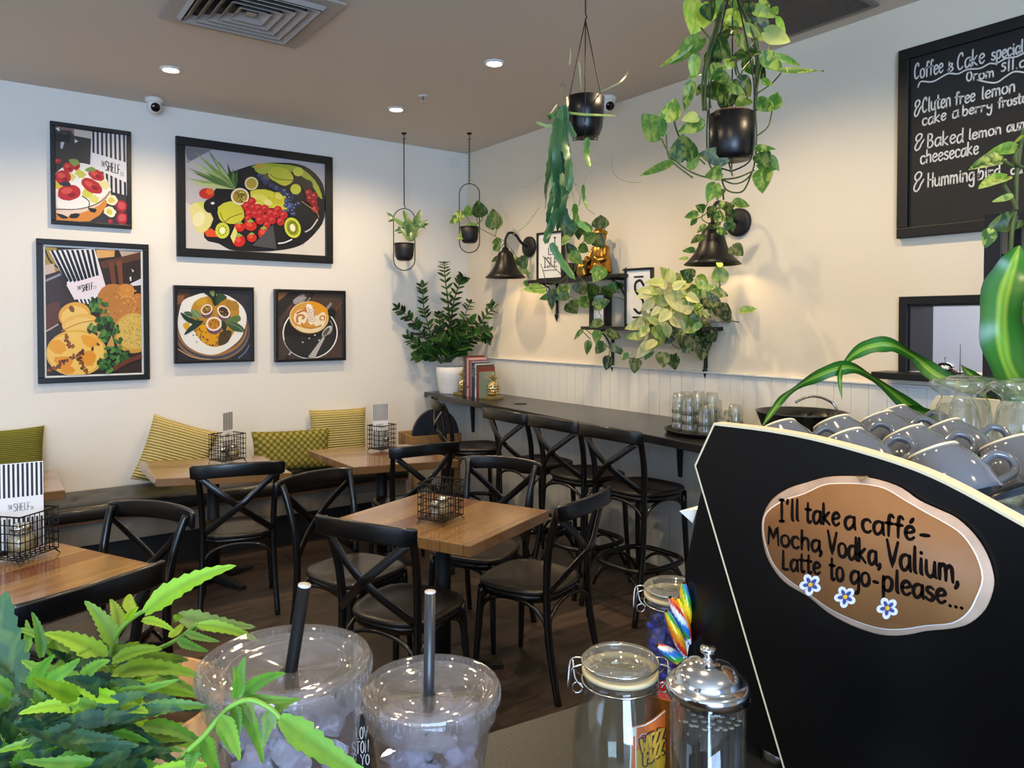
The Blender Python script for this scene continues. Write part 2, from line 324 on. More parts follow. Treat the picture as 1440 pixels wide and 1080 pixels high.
# ------------------------------------------------------------------ flat printed pictures
def homography(src, dst):
    A = []; b = []
    for (x, y), (u, v) in zip(src, dst):
        A += [[x, y, 1, 0, 0, 0, -u*x, -u*y], [0, 0, 0, x, y, 1, -v*x, -v*y]]; b += [u, v]
    h = np.linalg.solve(np.array(A), np.array(b)); h = np.append(h, 1).reshape(3, 3)
    def f(x, y): q = h @ np.array([x, y, 1.0]); return q[0]/q[2], q[1]/q[2]
    return f
class Print:
    """a printed sheet: coloured shapes given in frame coordinates, layered on one mesh"""
    def __init__(s, quad, origin, ux, uz, nrm, bg):
        s.H = homography(quad, [(0, 0), (1, 0), (1, 1), (0, 1)]); s.o = V(origin); s.ux = V(ux); s.uz = V(uz); s.n = V(nrm); s.mb = MB(); s.L = 0
        s.raw([(0, 0), (1, 0), (1, 1), (0, 1)], bg)
    def p3(s, u, v): return s.o+s.ux*u+s.uz*v
    def raw(s, uv, c, step=1):
        for ax, lim, sg in ((0, 0, 1), (0, 1, -1), (1, 0, 1), (1, 1, -1)):
            out = []
            for i in range(len(uv)):
                a, b = uv[i-1], uv[i]; da, db = sg*(a[ax]-lim), sg*(b[ax]-lim)
                if (da >= 0) != (db >= 0): t = da/(da-db); out.append((a[0]+(b[0]-a[0])*t, a[1]+(b[1]-a[1])*t))
                if db >= 0: out.append(b)
            uv = out
            if len(uv) < 3: return
        s.L += step if step else .2
        s.mb.add([s.p3(*q)+s.n*(.00006*s.L) for q in uv], [tuple(range(len(uv)))], 0, False, hexc(c) if isinstance(c, str) else c)
    def poly(s, pts, c, sm=0, step=1):
        pts = nums(pts) if isinstance(pts, str) else pts
        if sm: pts = [(q.x, q.y) for q in smooth_path([(a, b, 0) for a, b in pts], sm, True)]
        s.raw([s.H(*q) for q in pts], c, step)
    def ell(s, x, y, rx, ry, c, rot=0, n=18, step=1, jag=0):
        ca, sa = math.cos(rot), math.sin(rot); P = []
        for k in range(n):
            a = 2*math.pi*k/n; j = 1+rnd.uniform(-jag, jag); u, v = rx*j*math.cos(a), ry*j*math.sin(a); P.append((x+u*ca-v*sa, y+u*sa+v*ca))
        s.poly(P, c, 0, step)
    def line(s, pts, w, c, sm=4, step=1):
        pts = nums(pts) if isinstance(pts, str) else pts
        if sm and len(pts) > 2: pts = [(q.x, q.y) for q in smooth_path([(a, b, 0) for a, b in pts], sm)]
        L, R = [], []
        for i, (x, y) in enumerate(pts):
            a, b = pts[max(i-1, 0)], pts[min(i+1, len(pts)-1)]; dx, dy = b[0]-a[0], b[1]-a[1]; l = math.hypot(dx, dy) or 1
            ww = w if not isinstance(w, tuple) else w[0]+(w[1]-w[0])*i/(len(pts)-1); L.append((x-dy/l*ww, y+dx/l*ww)); R.append((x+dy/l*ww, y-dx/l*ww))
        for i in range(len(pts)-1): s.poly([L[i], L[i+1], R[i+1], R[i]], c, 0, step if i == 0 else .02)
    def text(s, t, p0, p1, h, w, c):
        st, Wd = strokes(t); dx, dy = p1[0]-p0[0], p1[1]-p0[1]
        for pts in st: s.line([(p0[0]+dx*a/Wd+.0*b, p0[1]+dy*a/Wd-h*b/10) for a, b in pts], w, c, 0)
# ------------------------------------------------------------------ the room
wallm = M('wall_paint', '#e9e4da', .75, bump=.25, bscale=35, bdist=.004)
boardm = M('panel_paint', '#e6e4dc', .5)
ceilm = M('ceiling_paint', '#d6c9b9', .85)
blackm = M('black_satin', '#0d0d0f', .35)
matblack = M('matt_black', '#101012', .55)
floorm = plank_mat('floor_boards', ['#4a3d35', '#3d332d', '#574840', '#453931', '#3a302b'], .16, 1.2, .42, 0, .4, .003, .1)
b = MB().box(((XL+X0)/2+.4, (YF+Y0)/2, -.05), (X0-XL+3.2, Y0-YF+.6, .1)); struct(b.build('floor', floorm))
b = MB().box(((XL+X0)/2, (YF+Y0)/2, CZ+.05), (X0-XL+.5, Y0-YF+.6, .1)); struct(b.build('ceiling', ceilm))
b = MB().box(((XL+X0)/2, Y0+.1, CZ/2), (X0-XL+.6, .2, CZ)); struct(b.build('wall_back', wallm))
OY0, OY1, OZ0, OZ1 = 1.02, 1.815, 1.41, 1.745    # kitchen pass opening in the right wall
b = MB(); t = .22
for y0, y1, z0, z1 in ((YF, OY0, 0, CZ), (OY1, Y0, 0, CZ), (OY0, OY1, 0, OZ0), (OY0, OY1, OZ1, CZ)):
    b.box((X0+t/2, (y0+y1)/2, (z0+z1)/2), (t, y1-y0, z1-z0))
struct(b.build('wall_right', M('wall_paint_warm_tint', '#e6dac4', .75, bump=.25, bscale=35, bdist=.004)))  # same wall paint, with the warm lamp light tinted into its colour
b = MB()
for y0, y1, z0, z1 in ((YF, -.5, 0, CZ), (2.3, Y0, 0, CZ), (-.5, 2.3, 0, .6), (-.5, 2.3, 2.75, CZ)):
    b.box((XL-.1, (y0+y1)/2, (z0+z1)/2), (.2, y1-y0, z1-z0))
struct(b.build('wall_left', wallm))
b = MB()
for x0, x1, z0, z1 in ((XL, -3.05, 0, CZ), (1.05, X0, 0, CZ), (-3.05, 1.05, 0, .4), (-3.05, 1.05, 2.8, CZ)):
    b.box(((x0+x1)/2, YF-.1, (z0+z1)/2), (x1-x0, .2, z1-z0))
struct(b.build('wall_front', wallm))
# kitchen behind the pass
b = MB().box((X0+1.5, 1.4, 1.3), (.1, 3.4, 2.6)).box((X0+.85, 1.4, 2.62), (1.5, 3.4, .04)).box((X0+.85, 3.05, 1.3), (1.3, .08, 2.6)).box((X0+.85, -.25, 1.3), (1.3, .08, 2.6))
struct(b.build('wall_kitchen', M('kitchen_white', '#d9dbe6', .6)))
light('kitchen_light', 'AREA', (X0+.8, 1.4, 2.55), 11, (.9, .93, 1.0), shape='RECTANGLE', size=1.0, size_y=1.6)
# tongue-and-groove panelling on the right wall
CAP = 1.333; b = MB(); y = YF+.02
while y < Y0-.001:
    y1 = min(y+.096, Y0); b.box((X0-.006, (y+y1)/2, CAP/2), (.012, y1-y-.003, CAP-.004)); y += .096
b.box((X0-.004, (YF+Y0)/2, CAP/2), (.008, Y0-YF, CAP-.006)); struct(b.build('trim_1', boardm, bevel=.0035))
struct(MB().box((X0-.0135, (YF+Y0)/2, CAP+.006), (.027, Y0-YF, .014)).build('trim_2', boardm, bevel=.004))
# pass window: black frame, jambs and ledge
b = MB(); y0, y1, z0, z1 = OY0-.035, OY1+.035, OZ0-.03, OZ1+.035
for c, d in (((X0-.008, y1-.02, (z0+z1)/2), (.03, .04, z1-z0)), ((X0-.008, y0+.02, (z0+z1)/2), (.03, .04, z1-z0)), ((X0-.008, (y0+y1)/2, z1-.02), (.03, y1-y0-.08, .04))): b.box(c, d)
for c, d in (((X0+.12, OY1-.006, (OZ0+OZ1)/2), (.24, .012, OZ1-OZ0)), ((X0+.12, OY0+.006, (OZ0+OZ1)/2), (.24, .012, OZ1-OZ0)), ((X0+.12, (OY0+OY1)/2, OZ1-.006), (.24, OY1-OY0-.024, .012))): b.box(c, d)
struct(b.build('window_1', blackm, bevel=.002))
struct(MB().box((X0+.06, (y0+y1)/2+.01, OZ0-.018), (.42, y1-y0+.12, .034)).build('trim_3', blackm, bevel=.003))
# ------------------------------------------------------------------ ceiling fittings
lensm = M('lamp_lens', '#fff2d8', .4, emit='#ffe3b0', es=30)
whitem = M('white_plastic', '#e4e1da', .4)
chrome = M('chrome', '#d9d9d9', .12, 1)
def downlight(x, y, label, power=34, seen=True):
    t = thing('downlight', label, 'ceiling light', (x, y, CZ), 0, 'recessed downlights')
    MB().lathe([(.045, -.006), (.05, -.012), (.062, -.006), (.064, 0.0), (.045, 0.0)], 28, closed=True).build('trim_ring', whitem, t)
    MB().lathe([(0, -.005), (.044, -.005), (.044, -.001), (0, -.001)], 24).build('lens', lensm, t)
    light('downlight_glow', 'SPOT', (x, y, CZ-.03), power, WARM, (0, 0, 0), spot_size=math.radians(150), spot_blend=.7, shadow_soft_size=.035).parent = None
downlight(1.022, 4.98, 'small round warm downlight near the pictures wall, left of the other lights')
downlight(2.574, 3.707, 'small round warm downlight glowing between the vent and the hanging pot')
downlight(2.544, 4.926, 'small round warm downlight closest to the sprinkler and corner')
for i, (x, y, pw) in enumerate(((1.02, 2.45, 34), (2.75, 2.3, 30), (-.55, 4.95, 22), (-.55, 3.7, 22), (-.55, 2.45, 26), (2.75, 1.15, 21), (1.02, 1.1, 34), (-.55, .6, 34), (2.57, -.3, 28), (1.0, -1.0, 34), (-2.1, 4.0, 18))):
    light('downlight_beyond_view', 'SPOT', (x, y, CZ-.03), pw, WARM, (0, 0, 0), spot_size=math.radians(150), spot_blend=.7, shadow_soft_size=.035)
# square air diffuser
ventm = M('vent_metal', '#a39b94', .45)
t = thing('ceiling_vent', 'large square grey ceiling air vent with nested louvres', 'air vent', (1.151, 3.79, CZ))
b = MB()
def sqring(b, a0, z0, a1, z1, th=.0025):
    for k in range(4):
        R4 = Matrix.Rotation(k*math.pi/2, 3, 'Z')
        q = [R4 @ V(p) for p in ((-a0, -a0, z0), (a0, -a0, z0), (a1, -a1, z1), (-a1, -a1, z1))]
        b.hexa([p-V((0, 0, th/2)) for p in q], [p+V((0, 0, th/2)) for p in q])
sqring(b, .355, -.012, .285, -.012, .012); sqring(b, .289, -.012, .27, -.036, .004)
b.build('frame', ventm, t)
b = MB()
for i in range(5): a = .262-.046*i; sqring(b, a, -.042, a-.036, -.012, .003)
b.box((0, 0, -.03), (.05, .05, .003)); b.build('louvres', ventm, t)
MB().box((0, 0, -.002), (.56, .56, .003)).build('backing', matblack, t)
# return-air grille
t = thing('return_air_grille', 'dark brown mesh ceiling grille above the big hanging pothos', 'air vent', (3.25, 2.20, CZ))
gm = M('grille_metal', '#6d6258', .6); b = MB(); gx, gy = .35, .27
for i in range(47): b.box((-gx+.015*(i+.5), 0, -.008), (.0035, 2*gy, .01))
for i in range(36): b.box((0, -gy+.015*(i+.5), -.008), (2*gx, .0035, .01))
b.build('mesh', gm, t)
b = MB()
for c, d in (((gx+.012, 0, -.008), (.024, 2*gy+.048, .016)), ((-gx-.012, 0, -.008), (.024, 2*gy+.048, .016)), ((0, gy+.012, -.008), (2*gx, .024, .016)), ((0, -gy-.012, -.008), (2*gx, .024, .016))): b.box(c, d)
b.build('frame', M('grille_frame', '#7d746c', .6), t); MB().box((0, 0, -.001), (2*gx, 2*gy, .002)).build('backing', M('grille_dark', '#2a2420', .8), t)
t = thing('sprinkler_head', 'tiny ceiling sprinkler head between the downlights and corner', 'sprinkler', (2.552, 4.539, CZ))
MB().lathe([(0, -.005), (.035, -.005), (.038, 0), (0, 0)], 20).build('escutcheon', whitem, t)
MB().lathe([(.006, -.004), (.008, -.03), (.02, -.032), (.02, -.035), (0, -.036)], 14).build('deflector', chrome, t)
def cctv(x, y, label, look):
    t = thing('security_camera', label, 'security camera', (x, y, CZ), 0, 'dome security cameras')
    MB().lathe([(0, -.03), (.05, -.03), (.058, -.022), (.06, 0), (0, 0)], 24).build('mount', whitem, t)
    d = (V(look)-V((x, y, CZ-.055))).normalized(); q = d.to_track_quat('Z', 'Y').to_matrix()
    body = MB().ball((0, 0, -.055), .05, 20).build('ball_housing', whitem, t)
    MB().lathe([(0, .053), (.022, .051), (.03, .046), (.032, .036), (0, .036)], 20, (0, 0, -.055), q).build('lens', M('lens_black', '#08080a', .08), body)
cctv(1.06, 5.70, 'white dome security camera above the pictures wall', (1.4, 0, 1.0))
cctv(3.60, 3.80, 'white dome security camera behind the black hanging pot', (2.2, 0, 1.2))
t = thing('wall_socket_plate', 'white blank socket plate high beside the corner', 'socket', (3.6, Y0, 3.12))
MB().box((0, -.006, 0), (.115, .012, .075)).build('plate', whitem, t, bevel=.004)
MB().box((-.028, -.014, 0), (.04, .006, .05)).box((.028, -.014, 0), (.04, .006, .05)).build('insert', whitem, t, bevel=.002)
# ------------------------------------------------------------------ cross-back chairs and stools
chairm = M('chair_black', '#060607', .28, coat=.2, var=.35, vscale=14)
seatm = plank_mat('seat_wood', ['#2a241f', '#332b25', '#241f1b'], .11, None, .36, .2, .35, .0, .06)
bolt = M('bolt_dark', '#1a1a1c', .3, .8)
def outline(w0, w1, d0, d1, n=36, e=3.2):
    P = []
    for k in range(n):
        a = 2*math.pi*k/n; c, s_ = math.cos(a), math.sin(a)
        y = math.copysign(abs(s_)**(2/e), s_); x = math.copysign(abs(c)**(2/e), c)
        w = w0+(w1-w0)*(y+1)/2; P.append((x*w, y*(d1 if y > 0 else d0)))
    return P
def make_chair(name, label, cat, sh, th, stool, group):
    t = thing(name, label, cat, (0, 0, 0), 0, group); o = outline(.195, .222, .205, .215)
    rings = [[V((x*s_, y*s_, z)) for x, y in o] for s_, z in ((.90, sh-.022), (.99, sh-.02), (1.0, sh-.008), (.985, sh), (.93, sh+.002), (.86, sh-.003), (.5, sh-.007), (.02, sh-.008))]
    MB().skin(rings).build('seat', seatm, t)
    rings = [[V((x*s_, y*s_, z)) for x, y in o] for s_, z in ((.86, sh-.055), (.93, sh-.055), (.95, sh-.022), (.86, sh-.022))]
    MB().skin(rings+[rings[0]], cap=False).build('seat_frame', chairm, t)
    ft = .015 if stool else 0.0
    for sx in (-1, 1):
        p = smooth_path([(sx*(.205), -.265-ft*2, 0), (sx*.192, -.215, sh*.5), (sx*.186, -.196, sh-.02), (sx*.192, -.205, sh+(th-sh)*.4), (sx*.205, -.245, sh+(th-sh)*.78), (sx*.214, -.272, th-.022)], 5)
        n = len(p); MB().tube(p, [.0155+.002*math.sin(math.pi*i/(n-1)) for i in range(n)], 10).build('back_post', chairm, t)
        p = [(sx*.172, .165, sh-.025), (sx*.186, .178, sh*.45), (sx*.196, .19+ft, 0)]
        MB().tube(smooth_path(p, 4), [.019-.0008*i for i in range(9)], 10).build('leg', chairm, t)
    # curved top rail
    p = [V((.248*math.sin(a), -.285-.055*(math.cos(a*1.0)-.3)*1.35, th-.04+.006*math.cos(a*2))) for a in [(-1+2*i/14)*1.35 for i in range(15)]]
    nrm = lambda i: V((0, -1, 0))
    MB().tube(p, [.86]+[1.0]*13+[.86], flat=(lambda i: (p[i]-V((0, .05, th-.04))), .075, .020)).build('top_rail', chairm, t, bevel=.003)
    for sx in (-1, 1):
        a, c = V((sx*.2, -.268, th-.075)), V((-sx*.182, -.212, sh+.02)); m = (a+c)/2+V((0, -.06, 0))
        p = smooth_path([a, a*.72+c*.28+V((0, -.042, 0)), m+V((0, -.007*sx, 0)), a*.28+c*.72+V((0, -.04, 0)), c], 4)
        MB().tube(p, 1, flat=((0, -1, .1), .036, .008)).build('cross_strap', chairm, t)
    # bentwood braces under the seat
    hh = .17; ff = [(V((-.178, .172, 0)), V((.178, .172, 0))), (V((-.19, -.205, 0)), V((.19, -.205, 0))), (V((-.19, -.2, 0)), V((-.178, .17, 0))), (V((.19, -.2, 0)), V((.178, .17, 0)))]
    for a, c in ff:
        P = []
        for i in range(17):
            q = i/16; u = .5-.5*math.cos(math.pi*q)
            zz = sh-.05-hh+hh*(math.sin(math.pi*q)**.55)
            P.append(a*(1-u)+c*u+V((0, 0, zz)))
        MB().tube(P, .0095, 8).build('brace', chairm, t)
    if stool:
        zr = .27; P = []
        for x, y in outline(.20, .20, .235, .195, 40, 3.4): P.append((x, y, zr))
        MB().tube(P, .016, 8, closed=True).build('foot_ring', chairm, t)
        for a, c in ff:
            P = [a*1.03*(1-u)+c*1.03*u+V((0, 0, zr-.19+.18*(math.sin(math.pi*u)**.6))) for u in [.02+.96*i/14 for i in range(15)]]
            MB().tube(P, .009, 8).build('ring_brace', chairm, t)
    return t
chair0 = make_chair('dining_chair', 'black cross-back chair facing away at the near left side of the middle table', 'chair', .46, .885, False, 'cross-back dining chairs')
R_ = math.radians
def put(root, first, x, y, ang, label):
    rz = R_(ang-90)
    if first: root.location = (x, y, 0); root.rotation_euler = (0, 0, rz); root['label'] = label; return root
    return dup(root, (x, y, 0), rz, label)
CH = [(1.49, 2.80, 27, 'black cross-back chair with back to us at middle table, behind the cups'),
 (1.50, 3.36, -72, 'black cross-back chair on the bench side of the middle table, facing the caddy'),
 (2.17, 3.28, 207, 'black cross-back chair between the middle table and the bar stools'),
 (2.13, 2.76, 110, 'black cross-back chair seen side-on at the right of the middle table'),
 (1.26, 4.46, 75, 'black cross-back chair pulled up to the wall table with the tilted cushion'),
 (2.36, 4.42, 85, 'black cross-back chair at the wall table nearest the corner'),
 (.36, 3.265, 211, 'black cross-back chair with glossy rail, facing us over the near left table'),
 (.17, 2.79, 113, 'black cross-back chair behind the fern, only its rail showing before the near left table'),
 (.02, 4.62, 86, 'black cross-back chair peeping out behind the striped menu at the far left table')]
for i, c in enumerate(CH): put(chair0, i == 0, *c)
stool0 = make_chair('bar_stool', 'x', 'bar stool', .70, 1.075, True, 'cross-back bar stools')
ST = [(3.17, 3.05, 3, 'black cross-back bar stool nearest the coffee machine'), (3.17, 3.54, 2, 'second black bar stool from the coffee machine, beside the nearest one'),
 (3.16, 4.03, 0, 'third black bar stool from the coffee machine, left of the middle pair'), (3.16, 4.84, -22, 'black bar stool by the books in the corner, apart from the rest')]
for i, c in enumerate(ST): put(stool0, i == 0, *c)
# ------------------------------------------------------------------ tables
tablem = plank_mat('table_planks', ['#8e6b44', '#7d5c3a', '#9f7c55', '#734830', '#957550', '#83603e'], .115, None, .2, .5, .22, .002, .2)
def table(quad, z, label, gdir, post=None):
    """quad: four floor-plan corners, top surface at z"""
    q = [V((x, y, 0)) for x, y in quad]; c = sum(q, V())/4; e = q[1]-q[0]; rz = math.atan2(e.y, e.x)
    t = thing('cafe_table', label, 'table', (c.x, c.y, 0), rz, 'recycled timber cafe tables'); Ri = Matrix.Rotation(-rz, 3, 'Z')
    p = [Ri @ (k-c) for k in q]
    MB().hexa([k+V((0, 0, z-.05)) for k in p], [k+V((0, 0, z)) for k in p]).build('table_top', tablem, t, bevel=.004)
    MB().lathe([(.037, .03), (.037, z-.06)], 20).build('pedestal', matblack, t)
    b = MB()
    for k in range(4):
        R4 = Matrix.Rotation(k*math.pi/2+math.pi/4, 3, 'Z')
        b.hexa([R4 @ V(v) for v in ((.02, -.03, .012), (.29, -.022, 0), (.29, .022, 0), (.02, .03, .012))], [R4 @ V(v) for v in ((.02, -.03, .06), (.29, -.022, .022), (.29, .022, .022), (.02, .03, .06))])
    b.build('base', matblack, t, bevel=.004); MB().box((0, 0, z-.056), (.3, .3, .01)).build('mounting_plate', matblack, t)
    return t
e1, e2 = V((-.446, .895, 0)), V((-.895, -.446, 0)); c0 = V((.577, 2.95, 0))
T5 = table([(1.62, 2.502), (2.235, 2.761), (1.94, 3.46), (1.311, 3.208)], .75, 'square timber table in the middle of the room with four chairs', 0)
T1 = table([tuple((c0+e2*.72)[:2]), tuple(c0[:2]), tuple((c0+e1*.68)[:2]), tuple((c0+e1*.68+e2*.72)[:2])], .75, 'timber table near left holding the big striped menu', 0)
T3 = table([(.871, 4.739), (1.579, 4.443), (1.62, 5.14), (.891, 5.404)], .735, 'timber table along the bench under the small framed pictures', 0)
T4 = table([(1.954, 4.382), (2.623, 4.196), (2.66, 4.98), (1.953, 5.166)], .735, 'timber table at the bench end nearest the corner plant', 0)
T2 = table([(-.31, 4.78), (.41, 4.71), (.421, 5.42), (-.30, 5.48)], .735, 'timber table at the far left edge below the green cushion', 0)
# ------------------------------------------------------------------ wall bench with cushions
t = thing('wall_bench', 'long timber wall bench with black buttoned seat pad', 'bench', (0, 0, 0)); BX0, BX1 = -2.6, 2.86
oldwood = plank_mat('bench_boards', ['#8d8374', '#9a8d7c', '#7d7264', '#a39480'], .16, None, .6, 0, .4, .003, .2)
# boards run along x on the front: a strip front face
MB().box(((BX0+BX1)/2, 5.62, .315), (BX1-BX0, .46, .17)).build('front_board', oldwood, t, bevel=.004)
MB().box(((BX0+BX1)/2, 5.6, .39), (BX1-BX0+.01, .5, .022)).build('seat_board', M('bench_edge', '#7d5230', .5, var=.4, vscale=20), t, bevel=.003)
MB().box(((BX0+BX1)/2, 5.66, .115), (BX1-BX0-.06, .36, .23)).build('plinth', matblack, t)
b = MB(); nx, ny = 150, 10; vs = []; xs0, xs1, ys0, ys1 = BX0+.01, BX1-.005, 5.335, 5.845
tufts = [(BX0+.16+.27*i, 5.5+.0 if i % 1 == 0 else 5.5) for i in range(20)]+[(BX0+.295+.27*i, 5.68) for i in range(20)]
vin = M('black_vinyl', '#191714', .38, coat=.1)
rings = []
for i in range(nx+1):
    x = xs0+(xs1-xs0)*i/nx; ee = min(1, min(i, nx-i)/2+.55); ring = []
    prof = [(0, -.0), (0, .03), (0, .075), (.02, .096), (.06, .105), (.12, .108), (.18, .109), (.25, .11), (.32, .109), (.39, .108), (.46, .105), (.51, .09), (.51, .0)]
    for dy, dz in prof:
        y = ys0+dy-(.014*math.sin(math.pi*dz/.11) if dy < .03 else 0); z = .402+dz*ee
        if dz > .09:
            for tx, ty in tufts:
                r2 = (x-tx)**2+(y-ty)**2
                if r2 < .02: z -= .026*math.exp(-r2/.0009)
        ring.append(V((x, y, z)))
    rings.append(ring)
b.skin(rings).build('seat_pad', vin, t)
b = MB()
for tx, ty in tufts: b.ball((tx, ty, .402+.09), .013, 8, sc=(1, 1, .5))
b.build('buttons', vin, t)
def knit_mat(name, c1, c2, scale, rot, kind='wave'):
    n = NT(name); n.p.inputs['Roughness'].default_value = .95; n.p.inputs['Specular IOR Level'].default_value = .1
    co = n.coords((1, 1, 1), (0, 0, rot))
    if kind == 'wave':
        w = n.node('ShaderNodeTexWave', Scale=scale, Distortion=.6, Detail=2.0); w.bands_direction = 'Y'; n.link(co, w.inputs[0]); f = w.outputs['Fac']
        nz = n.node('ShaderNodeTexNoise', Scale=160.0, Detail=2.0); n.link(co, nz.inputs[0]); f = n.mixc(.25, f, nz.outputs['Fac'])
    else:
        w = n.node('ShaderNodeTexChecker', Scale=scale); n.link(n.coords((1, 1, .0), (0, 0, math.pi/4)), w.inputs[0])
        v = n.node('ShaderNodeTexVoronoi', Scale=scale*1.15, Randomness=0.0); n.link(n.coords((1, 1, 0), (0, 0, math.pi/4)), v.inputs[0]); f = v.outputs['Distance']
    n.link(n.ramp(f, [(.2, c1), (.65, c2)] if kind == 'wave' else [(.15, c2), (.55, c1)]), n.p.inputs['Base Color']); n.bump(f, .7 if kind == 'wave' else -.9, .012); MATS[name] = n.m; return n.m
def cushion(label, w, h, th, base, lean, roll, yaw, mat, fringe=False):
    """square cushion leaning on the wall: local x across, y up its face, z thickness"""
    n = 22; top, bot = [], []
    for sgn, L in ((1, top), (-1, bot)):
        for j in range(n+1):
            for i in range(n+1):
                u, v = 2*i/n-1, 2*j/n-1; e = max(0, (1-u**4))*max(0, (1-v**4)); pin = 1-.07*(1-abs(v)**2)*abs(u)**3
                pin2 = 1-.06*(1-abs(u)**2)*abs(v)**3
                L.append(V((u*w/2*pin, v*h/2*pin2, sgn*th/2*(e**.45)+.004*math.sin(7*u+3*v))))
    b = MB(); f = [(j*(n+1)+i, j*(n+1)+i+1, (j+1)*(n+1)+i+1, (j+1)*(n+1)+i) for j in range(n) for i in range(n)]
    b.add(top, f); b.add(bot, [q[::-1] for q in f])
    o = b.build('cushion', mat); tag(o, label, 'cushion', 'cushions on the wall bench')
    o.matrix_world = MW = Matrix.Translation(V(base)) @ Matrix.Rotation(yaw, 4, 'Z') @ Matrix.Rotation(math.pi/2-lean, 4, 'X') @ Matrix.Rotation(roll, 4, 'Z')
    IV = MW.inverted()
    for v_ in o.data.vertices:
        p = MW @ v_.co
        if p.z < .515: p.z = .515-.01*max(-1, (p.z-.515)*4); v_.co = IV @ p
    return o
cushion('olive green knitted cushion against the wall at far left', .50, .48, .15, (.14, 5.735, .735), .16, 0, 0, knit_mat('knit_green', '#4f4d1c', '#87863c', 26, 0))
cushion('beige ribbed knit cushion tipped on its corner behind the wall table', .47, .47, .14, (1.19, 5.735, .70), .17, R_(-21), 0, knit_mat('knit_sand', '#9c8a4c', '#cdbb80', 16, 0))
cushion('low olive macrame cushion on the bench between two wall tables', .62, .32, .15, (1.99, 5.595, .668), .2, R_(-2), 0, knit_mat('macrame', '#5d5726', '#a3994f', 24, 0, 'v'))
cushion('mustard ribbed knit cushion upright on the bench, right of the macrame one', .50, .44, .13, (2.445, 5.775, .725), .1, R_(-1), 0, knit_mat('knit_mustard', '#97874a', '#cbb978', 17, 0))
# ------------------------------------------------------------------ framed pictures on the left wall
printm = M('printed_sheet', '#ffffff', .3, attr=True, coat=.3)
framem = M('frame_black', '#0c0c0e', .4)
def framed(label, x0, x1, z0, z1, fw, depth, mount=0.0, bg='#888888', quad=None):
    t = thing('framed_print', label, 'framed picture', ((x0+x1)/2, Y0, (z0+z1)/2), 0, 'food pictures on the wall')
    w, h = x1-x0, z1-z0; b = MB()
    for c, d in (((0, 0, h/2-fw/2), (w, depth, fw)), ((0, 0, -h/2+fw/2), (w, depth, fw)), ((-w/2+fw/2, 0, 0), (fw, depth, h-2*fw)), ((w/2-fw/2, 0, 0), (fw, depth, h-2*fw))): b.box(V(c)-V((0, depth/2, 0)), d)
    b.build('frame', framem, t, bevel=.003); iw, ih = w-2*fw, h-2*fw
    MB().box((0, -.004, 0), (w-.01, .008, h-.01)).build('backing_board', whitem, t)
    iw -= 2*mount; ih -= 2*mount
    pr = Print(quad, (-iw/2, -depth*.45, -ih/2), (iw, 0, 0), (0, 0, ih), (0, -1, 0), bg); pr.t = t
    if mount:
        b = MB()
        for c, d in (((0, 0, ih/2+mount/2), (iw+2*mount, .002, mount)), ((0, 0, -ih/2-mount/2), (iw+2*mount, .002, mount)), ((-iw/2-mount/2, 0, 0), (mount, .002, ih)), ((iw/2+mount/2, 0, 0), (mount, .002, ih))): b.box(V(c)-V((0, depth*.45, 0)), d)
        b.build('mount', whitem, t)
    return pr
def done(pr): pr.mb.build('print', printm, pr.t)
def berry(p, x, y, r, c='#c01f25'):
    p.ell(x, y, r, r, c, jag=.06, n=14); p.ell(x-r*.15, y-r*.2, r*.5, r*.45, '#d94a44', step=0, n=10); p.ell(x+r*.1, y+r*.15, r*.22, r*.2, '#7d0f18', step=1, n=8)
# 1 fruit platter
p = framed('large framed print of a fruit platter with pineapple leaves', 1.225, 2.424, 2.137, 3.011, .062, .035, 0, '#b7b3b6', [(100, 912), (1172, 988), (1170, 270), (95, 130)])
p.poly('100,912 100,560 250,640 420,930', '#cfc9c5'); p.poly('700,960 1000,900 1172,680 1172,988', '#d8d2c8'); p.poly('95,130 300,160 120,260', '#77757b')
p.poly('240,830 350,880 430,925 520,940 700,945 880,930 1000,890 1100,800 1165,690 1165,470 1120,370 1040,300 940,265 800,258 700,262 600,280 480,320 420,350 300,500 260,600', '#17171b', 3)
for i, (x, y, c) in enumerate(((170, 175, '#9cb06a'), (265, 155, '#3e5a34'), (100, 225, '#b9c48c'), (110, 295, '#6f8a45'), (100, 375, '#8ea45c'), (105, 410, '#b3c084'), (345, 245, '#41613a'), (415, 260, '#2f4a2b'), (460, 300, '#587a3b'), (220, 215, '#7c9a4c'), (300, 205, '#a6b878'), (150, 330, '#4d6d39'), (360, 330, '#6e8d45'), (495, 300, '#3e5d33'), (200, 270, '#9fb36e'), (250, 330, '#57773d'))):
    d = math.hypot(470-x, 460-y); nx_, ny_ = (460-y)/d*17, -(470-x)/d*17; p.poly([(x, y), (x+(470-x)*.55+nx_, y+(460-y)*.55+ny_), (480, 465), (x+(470-x)*.55-nx_, y+(460-y)*.55-ny_)], c)
p.poly('600,290 700,262 830,270 960,290 1050,350 1120,440 1150,540 1120,520 1060,420 980,360 880,320 760,300 640,330', '#a9b23a', 2)
p.ell(260, 495, 58, 42, '#b92f22'); p.ell(285, 480, 30, 25, '#d8602c')
p.poly('130,610 190,560 250,600 310,690 250,790 180,780', '#d9d38a', 2); p.poly('180,560 250,560 240,620', '#c9cf55'); p.ell(200, 690, 45, 60, '#e3dfae', .4)
p.ell(285, 590, 48, 55, '#1b1b20'); p.ell(305, 570, 14, 9, '#e6e6ea')
p.poly('345,600 440,555 520,590 545,680 480,730 400,720 355,690', '#c7c63a', 2); p.line('400,715 440,680 530,650', 3, '#5d5a14'); p.line('360,640 380,690 400,720', 3, '#6a6718')
